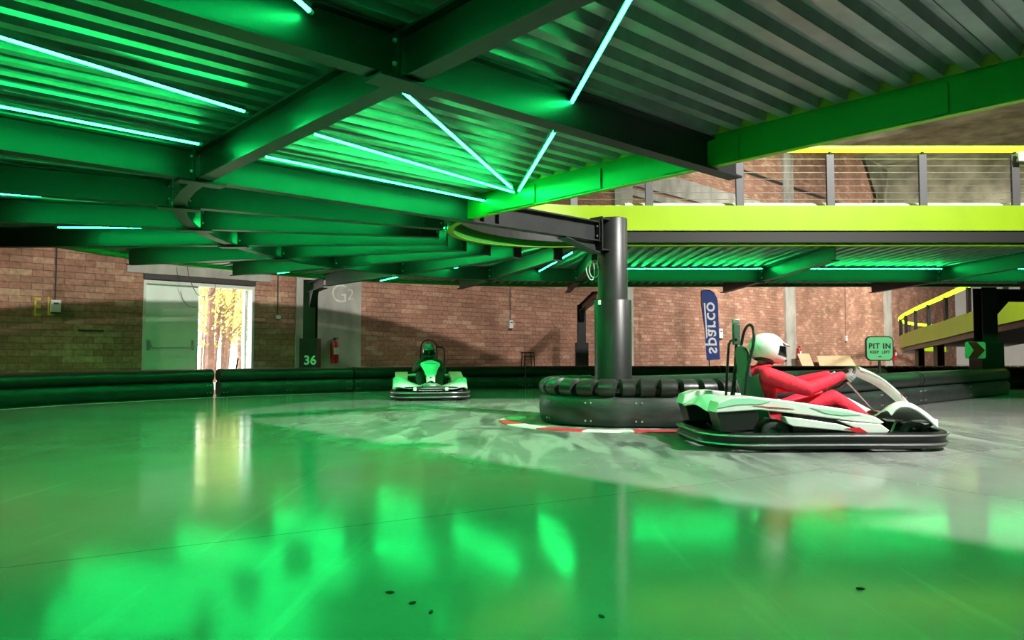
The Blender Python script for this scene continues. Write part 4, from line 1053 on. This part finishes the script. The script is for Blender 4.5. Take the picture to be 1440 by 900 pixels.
def make_kart(label, loc, rotz, body='white', accent='mint', box=True):
    t = thing('go_kart', label, 'go-kart', loc, rotz, 'electric karts on the track')
    # floor tray and tube frame
    q = MB(); q.ext([(-.95, -.30, .05), (-.95, .30, .05), (.45, .34, .05), (.98, .22, .05), (.98, -.22, .05), (.45, -.34, .05)], (0, 0, .02)); q.build('floor_tray', M['black'], t, smooth=False)
    q = MB()
    for s in (-1, 1):
        q.tube([(-1.0, s * .33, .09), (-.2, s * .36, .09), (.45, s * .36, .09), (1.0, s * .22, .10)], .016, 8)
        q.tube([(-.8, s * .33, .09), (-.8, s * .66, .13)], .014, 8); q.tube([(.3, s * .36, .09), (.3, s * .66, .13)], .014, 8); q.tube([(.68, s * .30, .10), (.68, s * .52, .13)], .016, 8)
    for x in (-.9, -.1, .5, .98): q.tube([(x, -.30, .09), (x, .30, .09)], .014, 8)
    q.tube([(-.56, -.62, .14), (-.56, .62, .14)], .02, 10); q.build('frame', M['black'], t)
    # all-round bumper: black band with ridges whose highlights are put in as pale tubes
    q = MB(); band = [(-.025, .03), (.015, .032), (.035, .06), (.022, .085), (.022, .115), (.035, .135), (.03, .165), (.0, .178), (-.03, .17)]
    L0 = rr_path(1.17, 1.15, .735, .40, .42, 0, 10)
    L0 = list(reversed(L0))
    L0 = [p for i, p in enumerate(L0) if (p - L0[i - 1]).length > 1e-4]
    q.sweep([(-x, z) for x, z in band], L0, closed=True); bm_ = q.build('bumper', M['black'], t, angle=50)
    for z, r in ((.070, .0095), (.150, .0095)):
        q = MB(); q.tube(rr_path(1.205, 1.185, .770, .42, .44, z, 10), r, 8, closed=True); o = q.build('ridge', M['metal'], bm_); o['label'] = 'painted highlight along a bumper ridge'
    # front loop tubes above the bumper
    q = MB(); 
    q.tube([(.72, -.66, .20), (.90, -.64, .23), (1.06, -.46, .25), (1.15, -.2, .26), (1.15, .2, .26), (1.06, .46, .25), (.90, .64, .23), (.72, .66, .20)], .016, 8)
    q.tube([(1.10, -.26, .16), (1.17, -.24, .22), (1.17, .24, .22), (1.10, .26, .16)], .016, 8); q.build('front_loop', M['black'], t)
    for s in (-1, 1):
        q = MB(); q.box((1.16, s * .30, .225), (.03, .06, .07)); q.build('bumper_bracket', M['paper'], t, smooth=False, bevel=.006)
    # front fenders over the wheels, meeting low in the middle
    for s in (-1, 1):
        def fd_(u, v, s=s):
            y = .16 + .555 * v; x = .50 + .62 * u - .20 * v * v * u
            pr = [.36, .405, .43, .435, .43, .415, .39, .36, .325, .285, .245]; k = min(9, int(u * 10)); h = pr[k] + (pr[k + 1] - pr[k]) * (u * 10 - k)
            z = .215 + (h - .215) * (.18 + .82 * sm(v * 1.12)) + .008 * math.sin(v * 9)
            if v > .9: z -= (v - .9) * .35
            return Vector((x, s * y, z))
        q = MB(); q.grid(fd_, 20, 14, .014); o = q.build('front_fender', M[body], t, angle=70)
        q = MB(); q.ext([(.66, s * .30, .318), (.74, s * .62, .447), (.80, s * .62, .452), (.78, s * .30, .33)], (0, 0, .004)); 
    # low nose between the fenders
    def ns(u, v): 
        y = (v - .5) * .46; return Vector((.72 + .38 * u, y, .20 + .13 * (1 - u) ** .8 * (1 - (2 * v - 1) ** 2 * .5)))
    q = MB(); q.grid(ns, 8, 8, .012); q.build('nose', M[body], t, angle=70)
    # tall front panel that rises from the nose to the steering wheel
    prof = [(0, .085), (.18, .095), (.42, .12), (.62, .165), (.76, .195), (.88, .19), (.96, .165), (1.0, .12)]
    def hw(t_):
        for (a, w0), (b, w1) in zip(prof, prof[1:]):
            if t_ <= b: return w0 + (w1 - w0) * (t_ - a) / (b - a)
        return prof[-1][1]
    PB, PT = Vector((1.06, 0, .35)), Vector((.52, 0, .735)); pd = PT - PB; pn = Vector((-pd.z, 0, pd.x)).normalized() * -1
    def fp(u, v):
        y = (u - .5) * 2 * hw(v); bow = .045 * math.sin(PI * v) + .045 * (1 - ((u - .5) * 2) ** 2)
        return PB + pd * v + pn * bow + Vector((0, y, 0))
    q = MB(); q.grid(fp, 10, 24, .022); fpn = q.build('front_panel', M[body], t, angle=70)
    for s in (-1, 1):
        q = MB(); vs = []
        for k in range(9):
            v = .02 + .26 * k / 8; u = .5 + s * .5; p = fp(u, v) + pn * .004; vs += [p, p + Vector((0, -s * .05 * (1 - k / 9), 0)) + pn * .012]
        q.add(vs, [(2 * i, 2 * i + 1, 2 * i + 3, 2 * i + 2) for i in range(8)]); o = q.build('edge_flash', M['redtrim'], fpn, recalc=False); o['label'] = 'red flash along the lower edge'
    q = MB(); q.tube([fp(.5 + .30 * math.sin(a), .80 - .055 * math.cos(a) * 1) + pn * .004 for a in [(-1.15 + 2.3 * k / 12) for k in range(13)]], .007, 6)
    q.ell(fp(.5, .10) + pn * .004, (.018, .02, .018), 10, 6); q.build('emblem', M['mint' if body == 'white' else 'black'] if False else M['cable'], fpn)
    # side pods: upper blade, lower blade, dark body between, red tip
    for s in (-1, 1):
        up = [(-1.13, .36), (-1.10, .455), (-.98, .50), (-.80, .505), (-.45, .465), (.10, .385), (.36, .315), (.44, .265), (.40, .252), (.10, .285), (-.35, .345), (-.72, .385), (-.95, .37)]
        def pod(poly, y0, y1, name, mt, lab=None, dz=0, bev=.008):
            q = MB(); q.ext([(x, s * y0, z) for x, z in poly], (0, s * (y1 - y0), dz)); o = q.build(name, M[mt], t, angle=30, bevel=bev)
            if lab: o['label'] = lab
            return o
        pod(up, .44, .705, 'side_pod_upper', body)
        mint = [(-1.12, .40), (-1.085, .45), (-.97, .49), (-.82, .49), (-.62, .465), (-.70, .44), (-.93, .435)]
        pod(mint, .7055, .711, 'pod_graphic', accent, 'mint flash on the tail of the pod', bev=0)
        gr_ = [(-.25, .405), (-.02, .372), (.22, .338), (.05, .332), (-.10, .35)]
        pod(gr_, .7055, .710, 'pod_graphic', accent, 'small mint wedge', bev=0)
        pod([(-.78, .425), (-.52, .405), (-.40, .392), (-.62, .402)], .7055, .710, 'pod_graphic', 'redtrim', 'thin red dash', bev=0)
        pod([(-.50, .325), (-.30, .30), (.0, .255), (.20, .195), (.22, .175), (-.42, .235), (-.47, .26)], .60, .722, 'side_pod_lower', body)
        pod([(.0, .285), (.14, .272), (.40, .250), (.475, .195), (.44, .165), (.28, .168), (.22, .19)], .60, .725, 'side_pod_tip', body)
        pod([(.06, .215), (.20, .165), (.29, .165), (.19, .225)], .7255, .73, 'pod_graphic', 'redtrim', 'red wedge between the pod blades', bev=0)
        pod([(-.40, .34), (.10, .275), (.40, .235), (.42, .07), (-.40, .07)], .40, .66, 'side_box', 'black')
        pod([(-1.11, .37), (-.74, .385), (-.72, .30), (-.78, .20), (-1.06, .18)], .40, .69, 'rear_box', 'black')
    # rear cover between the pods
    def rc_(u, v): return Vector((-1.12 + .26 * u, (v - .5) * .92, .37 + .10 * math.sin(PI * u * .8) + .02 * math.cos((v - .5) * 6)))
    q = MB(); q.grid(rc_, 8, 10, .012); q.build('rear_cover', M[accent], t, angle=70)
    for x, y, r, w in ((.80, .565, .13, .13), (.80, -.565, .13, .13), (-.56, .565, .145, .19), (-.56, -.565, .145, .19)): wheel(t, x, y, r, w)
    # bucket seat
    def st(u, v):
        a = (u - .5) * 2; w = .205 + .02 * v
        if v < .45: k = v / .45; x, z = -.08 - .42 * k, .11 + .02 * k
        else: k = (v - .45) / .55; x, z = -.50 - .05 * math.sin(k * PI / 2) - .10 * k, .13 + .06 * k + .46 * k
        side = abs(a) ** 3
        return Vector((x + side * (.10 if v > .45 else 0), a * w, z + side * (.14 if v < .5 else .05)))
    q = MB(); q.grid(st, 14, 20, .012); q.build('seat', M['seat'], t, angle=70)
    # head restraint hoop, pad and the thin signal pipe behind the seat
    q = MB(); pts = [Vector((-.70, -.19, .30)), Vector((-.65, -.18, .70)), Vector((-.58, -.17, .97))]
    pts += [Vector((-.57 + .02 * math.sin(rad(a)), -.17 * math.cos(rad(a)), 1.02 + .17 * math.sin(rad(a)))) for a in range(12, 170, 13)]
    pts += [Vector((-.58, .17, .97)), Vector((-.65, .18, .70)), Vector((-.70, .19, .30))]
    q.tube(pts, .015, 10); hoop = q.build('roll_hoop', M['black'], t)
    q = MB(); q.ext([(-.66 - (z - .96) * .1, y, z) for y, z in [(-.15, .60), (.15, .60), (.155, .90), (.11, .96), (0, .98), (-.11, .96), (-.155, .90)]], (.045, 0, 0)); q.build('head_pad', M['seat'], hoop, bevel=.015)
    q = MB(); q.tube([(-.70, .33, .36), (-.66, .34, .90), (-.655, .33, .99), (-.65, .29, 1.03), (-.63, .17, 1.04)], .014, 8); q.build('signal_pipe', M['black'], t)
    if box:
     q = MB(); q.box((-.60, .26, 1.10), (.075, .06, .22)); o = q.build('signal_box', M['seat'], t, bevel=.01)
     q = MB(); q.box((-.60, .26, 1.235), (.07, .055, .05)); q.build('signal_cap', M['signmint'] if False else M['bolt'], o, bevel=.008)
     q = MB(); q.tube([(-.60, .26, .99), (-.63, .26, .5), (-.70, .26, .1)], .016, 8); q.build('signal_post', M['black'], t)
    # steering
    c = WHEEL; N_ = WN; U_ = WU; V_ = Vector((0, 1, 0))
    q = MB(); q.tube([c + (V_ * math.cos(2 * PI * k / 32) + U_ * math.sin(2 * PI * k / 32)) * WR for k in range(32)], .0145, 10, closed=True); sw = q.build('steering_wheel', M['black'], t)
    q = MB()
    for a in (0, 180, 270): q.tube([c - N_ * .015, c + (V_ * math.cos(rad(a)) + U_ * math.sin(rad(a))) * WR], .010, 6)
    q.cyl(c - N_ * .03, c + N_ * .005, .035, n=14); q.build('spokes', M['black'], sw)
    q = MB(); q.cyl(c - N_ * .03, Vector((.86, 0, .16)), .012, n=8); q.build('steering_column', M['metal'], t)
    for s in (-1, 1):
        q = MB(); q.tube([(.80, s * .13, .08), (.88, s * .14, .26)], .011, 6); q.box((.885, s * .14, .27), (.015, .07, .05)); q.build('pedal', M['metal'], t)
    return t
WHEEL = Vector((.40, 0, .655)); WN = Vector((-.72, 0, .69)).normalized(); WU = Vector((.69, 0, .72)).normalized(); WR = .145

# ------------------------------------------------------------------ drivers
def make_driver(label, loc, rotz, suit, glove, helmet, lean=0.0):
    t = thing('person', label, 'person', loc, rotz, 'kart drivers')
    m = MB()
    def E(c, r, ry=0): m.ell(c, r, 22, 14, Matrix.Rotation(ry, 3, 'Y'))
    def limb(a, b, r0, r1, bulge=0, nb=7):
        a = Vector(a); b = Vector(b); pts = []; rs = []
        for k in range(nb + 1):
            f = k / nb; pts.append(a.lerp(b, f)); rs.append(r0 + (r1 - r0) * f + bulge * math.sin(PI * f))
        m.tube(pts, rs, 16); m.ell(a, (r0,) * 3, 16, 10); m.ell(b, (r1,) * 3, 16, 10)
    HX = -.41
    E((HX, 0, .265), (.175, .20, .125)); E((HX - .02, 0, .39), (.15, .185, .16), .15); E((HX - .04, 0, .53), (.16, .205, .175), .12)
    E((HX - .06, 0, .64), (.148, .222, .125), .2); E((HX - .04, 0, .705), (.11, .20, .075), .25)
    limb((HX - .06, -.15, .69), (HX - .06, .15, .69), .088, .088)
    limb((HX - .05, 0, .70), (HX + .015, 0, .84), .062, .056)
    # head with a face
    HC = Vector((HX + .045, 0, .925))
    E(HC + Vector((0, 0, .02)), (.095, .075, .105), .12); E(HC + Vector((.035, 0, -.05)), (.062, .055, .065)); E(HC + Vector((.095, 0, -.012)), (.016, .012, .024)); E(HC + Vector((.083, 0, -.055)), (.014, .025, .008))
    for s in (-1, 1): E(HC + Vector((-.005, s * .077, -.005)), (.02, .01, .03))
    EL, WRI = {}, {}
    for s in (-1, 1):
        sh = Vector((HX - .05, s * .195, .685)); el = Vector((-.09, s * .285, .55)); wr = WHEEL + Vector((0, s * WR, 0)) + WN * .05 + Vector((-.055, s * .01, -.012))
        limb(sh, el, .088, .070, .006); limb(el, wr, .070, .045, .006); m.ell(wr + Vector((.03, 0, .0)), (.035, .024, .026), 12, 8)
        hip = Vector((HX + .02, s * .10, .235)); kn = Vector((.20, s * .20, .455)); an = Vector((.65, s * .155, .165))
        limb(hip, kn, .118, .086, .004); limb(kn, an, .086, .054, .012)
        limb(an, an + Vector((.10, 0, .0)), .04, .03)
    me = remeshed(m, .0125, 5)
    o = mesh_obj('body', me, [suit, M['skin']], t)
    for p in me.polygons:
        if p.center.z > .80 and abs(p.center.y) < .12 and p.center.x < -.1: p.material_index = 1
    # belt and collar
    q = MB(); q.tube([Vector((HX - .045 + .165 * math.cos(2 * PI * k / 24), .192 * math.sin(2 * PI * k / 24), .375)) for k in range(24)], .014, 8, closed=True); q.build('belt', suit, t)
    q = MB(); q.tube([Vector((HX - .01 + .076 * math.cos(2 * PI * k / 24), .082 * math.sin(2 * PI * k / 24), .772 + .012 * math.cos(2 * PI * k / 24))) for k in range(24)], .020, 8, closed=True); q.build('collar', suit, t)
    for s in (-1, 1):
        e = MB(); e.ell(HC + Vector((.083, s * .03, .018)), (.012, .014, .010), 10, 8); e.build('eye', M['eye'], t)
        # shoe
        an = Vector((.65, s * .155, .165)); q = MB()
        q.ell(an + Vector((.0, 0, -.03)), (.055, .045, .06), 14, 10); q.ell(an + Vector((.085, s * .005, -.0)), (.05, .044, .085), 14, 10, Matrix.Rotation(-.35, 3, 'Y')); q.ell(an + Vector((.045, 0, -.035)), (.09, .043, .045), 14, 10, Matrix.Rotation(-.75, 3, 'Y'))
        mesh_obj('shoe', remeshed(q, .010, 4), [M['black']], t)
        # gloved hand closed round the rim: palm, four curled fingers, thumb
        r0 = WHEEL + Vector((0, s * WR, 0)); rd = Vector((0, s, 0)); up = WU; nn = WN; q = MB()
        RM = Matrix((nn, rd, up)).transposed()
        q.ell(r0 + nn * .040 + rd * .014 - up * .004, (.016, .040, .046), 14, 10, RM)
        q.ell(r0 + nn * .046 + rd * .004 - up * .045 - Vector((.01, 0, .0)), (.024, .030, .030), 12, 8, RM)
        q.tube([r0 + nn * .046 - up * .03, WHEEL + Vector((0, s * WR, 0)) + WN * .05 + Vector((-.075, s * .01, -.015))], [.030, .040], 12)
        for i, (off, ln) in enumerate(((.036, .95), (.013, 1.0), (-.010, .97), (-.032, .84))):
            b = r0 + up * off
            pts = [b + nn * .036 + rd * .030, b + nn * .014 + rd * .043 * ln, b - nn * .018 + rd * .036 * ln, b - nn * .030 + rd * .006, b - nn * .020 - rd * .020 * ln]
            q.tube(pts, [.0115, .0112, .0105, .010, .0085], 10)
            for p_, r_ in zip(pts, (.0115, .0116, .0110, .0105, .009)): q.ell(p_, (r_,) * 3, 10, 6)
        th = [r0 + nn * .044 - rd * .018 - up * .02, r0 + nn * .034 - rd * .034 + up * .012, r0 + nn * .020 - rd * .030 + up * .042, r0 + nn * .008 - rd * .022 + up * .058]
        q.tube(th, [.0155, .0135, .012, .0095], 10)
        for p_, r_ in zip(th, (.0155, .0138, .0122, .0098)): q.ell(p_, (r_,) * 3, 10, 6)
        mesh_obj('glove', remeshed(q, .0048, 2), [glove], t)
    # helmet: shell with an eye port, chin bar, visor, peak and vents
    RH = Matrix.Rotation(.26, 3, 'Y'); HH = HC + Vector((.0, 0, .022))
    NU, NV_ = 64, 40
    def hs(az, elv, k=1.0):
        c, s_ = math.cos(elv), math.sin(elv); f = math.cos(az)
        rx = .182 if abs(az) > PI / 2 else .178
        x = rx * c * math.cos(az); y = .142 * c * math.sin(az); z = .160 * s_
        if f > 0: x += .050 * f * f * sm((-elv + .25) / .9) * c       # chin bar
        if f < 0: x -= .012 * c * -f
        return HH + RH @ Vector((x * k, y * k, z * k))
    lo, hi = -.88, PI / 2 - .02
    def inport(az, el): return abs(az) < 1.12 and -.22 < el < .40 - .1 * abs(az)
    q = MB(); vs = []; fs = []
    for j in range(NV_ + 1):
        for i in range(NU): vs.append(hs(-PI + 2 * PI * i / NU, lo + (hi - lo) * j / NV_))
    for j in range(NV_):
        for i in range(NU):
            az = -PI + 2 * PI * (i + .5) / NU; el = lo + (hi - lo) * (j + .5) / NV_
            if inport(az, el): continue
            i2 = (i + 1) % NU; fs.append((j * NU + i, j * NU + i2, (j + 1) * NU + i2, (j + 1) * NU + i))
    fs.append(tuple(NV_ * NU + i for i in range(NU)))
    q.add(vs, fs); sh = q.build('helmet', helmet, t, angle=60, recalc=False)
    so = sh.modifiers.new('shell', 'SOLIDIFY'); so.thickness = .010; so.offset = -1
    def vs_(u, v):
        az = -1.20 + 2.40 * u; return hs(az, -.27 + (.70 - .1 * abs(az)) * v, 1.012)
    q = MB(); q.grid(vs_, 24, 10, .003); q.build('visor', M['visor'], sh, angle=70)
    q = MB(); 
    def pk(u, v):
        az = -.95 + 1.9 * u; p = hs(az, .42 + .22 * (1 - v) - .06 * abs(az), 1.02); return p + RH @ Vector((.045 * v * math.cos(az), .0, .012 * v))
    q.grid(pk, 16, 5, .006); q.build('peak', helmet, sh, angle=70)
    q = MB()
    for s in (-1, 1): q.box(hs(s * .28, -.48, 1.01), (.012, .035, .018), RH)
    q.build('chin_vent', M['visor'], sh, bevel=.003)
    q = MB(); q.lathe([(.10, -.02), (.112, -.012), (.112, .012), (.10, .02)], HH + RH @ Vector((-.012, 0, -.118)), RH, 30, closed=True)
    q.v = [Vector((p.x * 1.0, p.y, p.z)) for p in q.v]; q.build('neck_roll', M['black'], sh)
    return t
KN = Vector((2.96, 7.52, 0)); KF = Vector((-1.70, 15.25, 0))
make_kart('white kart with mint and red flashes, sideways on in front of the ribbed island', KN, rad(2.0))
make_driver('person in a bright red suit and white helmet driving the sideways kart', KN, rad(2.0), M['redsuit'], M['glove'], M['helmet'])
kf_r = math.atan2(-KF.y, -KF.x) + rad(1.5)
make_kart('pale kart coming head on under the green lights by the curved barrier', KF, kf_r, box=False)
make_driver('person in a dark suit and grey helmet driving the oncoming kart', KF, kf_r, M['darksuit'], M['darkglove'], M['darkhelmet'])

# ------------------------------------------------------------------ light: hall lamps, added fill lamps, daylight
def area(name, loc, target, size, watts, color=(1, 1, 1), spread=PI):
    l = bpy.data.lights.new(name, 'AREA'); l.shape = 'DISK'; l.size = size; l.energy = watts; l.color = color; l.spread = spread
    o = bpy.data.objects.new(name, l); COL.objects.link(o); o.location = loc
    d = Vector(target) - Vector(loc); o.rotation_euler = d.to_track_quat('-Z', 'Y').to_euler(); return o
area('hall_or_fill_lamp', (9.5, 3.0, 9.7), (0.0, 12.5, 0.0), .7, 1300, (1, .96, .90), rad(100))
area('hall_or_fill_lamp', (17, 14, 10.5), (8, 16, 0), .8, 300, (1, .96, .90), rad(100))
area('hall_or_fill_lamp', (19, 29.0, 7.4), (12, 38, 1), .8, 1500, (1, .95, .88), rad(150))
area('hall_or_fill_lamp', (27, 38, 7.4), (25, 50, 1), .8, 1500, (1, .95, .88), rad(150))
area('hall_or_fill_lamp', (-15, 5.5, 8.5), (-10, 15, .5), .7, 170, (.95, 1, .62), rad(130))  # added fill lamp that lifts the dim wall by the door
area('hall_or_fill_lamp', (12, 17, 8.2), (17, 31, 1.5), .7, 750, (1, .97, .90), rad(120))  # added lamp to brighten the far lime ramp
w = bpy.data.worlds.new('sky'); SC.world = w; w.use_nodes = True
bg = w.node_tree.nodes['Background']; bg.inputs['Color'].default_value = (.93, .97, 1, 1); bg.inputs['Strength'].default_value = 6.0
sl = bpy.data.lights.new('sun', 'SUN'); sl.energy = 4.0; sl.angle = .02; sl.color = (1, .95, .85)
so_ = bpy.data.objects.new('sun', sl); COL.objects.link(so_); so_.rotation_euler = Vector((-.45, .2, -.85)).to_track_quat('-Z', 'Y').to_euler()

# ------------------------------------------------------------------ output look
vs_ = SC.view_settings; vs_.view_transform = 'Standard'; vs_.look = 'None'; vs_.exposure = 0.0; vs_.gamma = 1.0; vs_.use_curve_mapping = False
cy = SC.cycles
cy.use_denoising = True; cy.max_bounces = 8; cy.diffuse_bounces = 4; cy.glossy_bounces = 4; cy.sample_clamp_indirect = 8.0; cy.use_light_tree = True
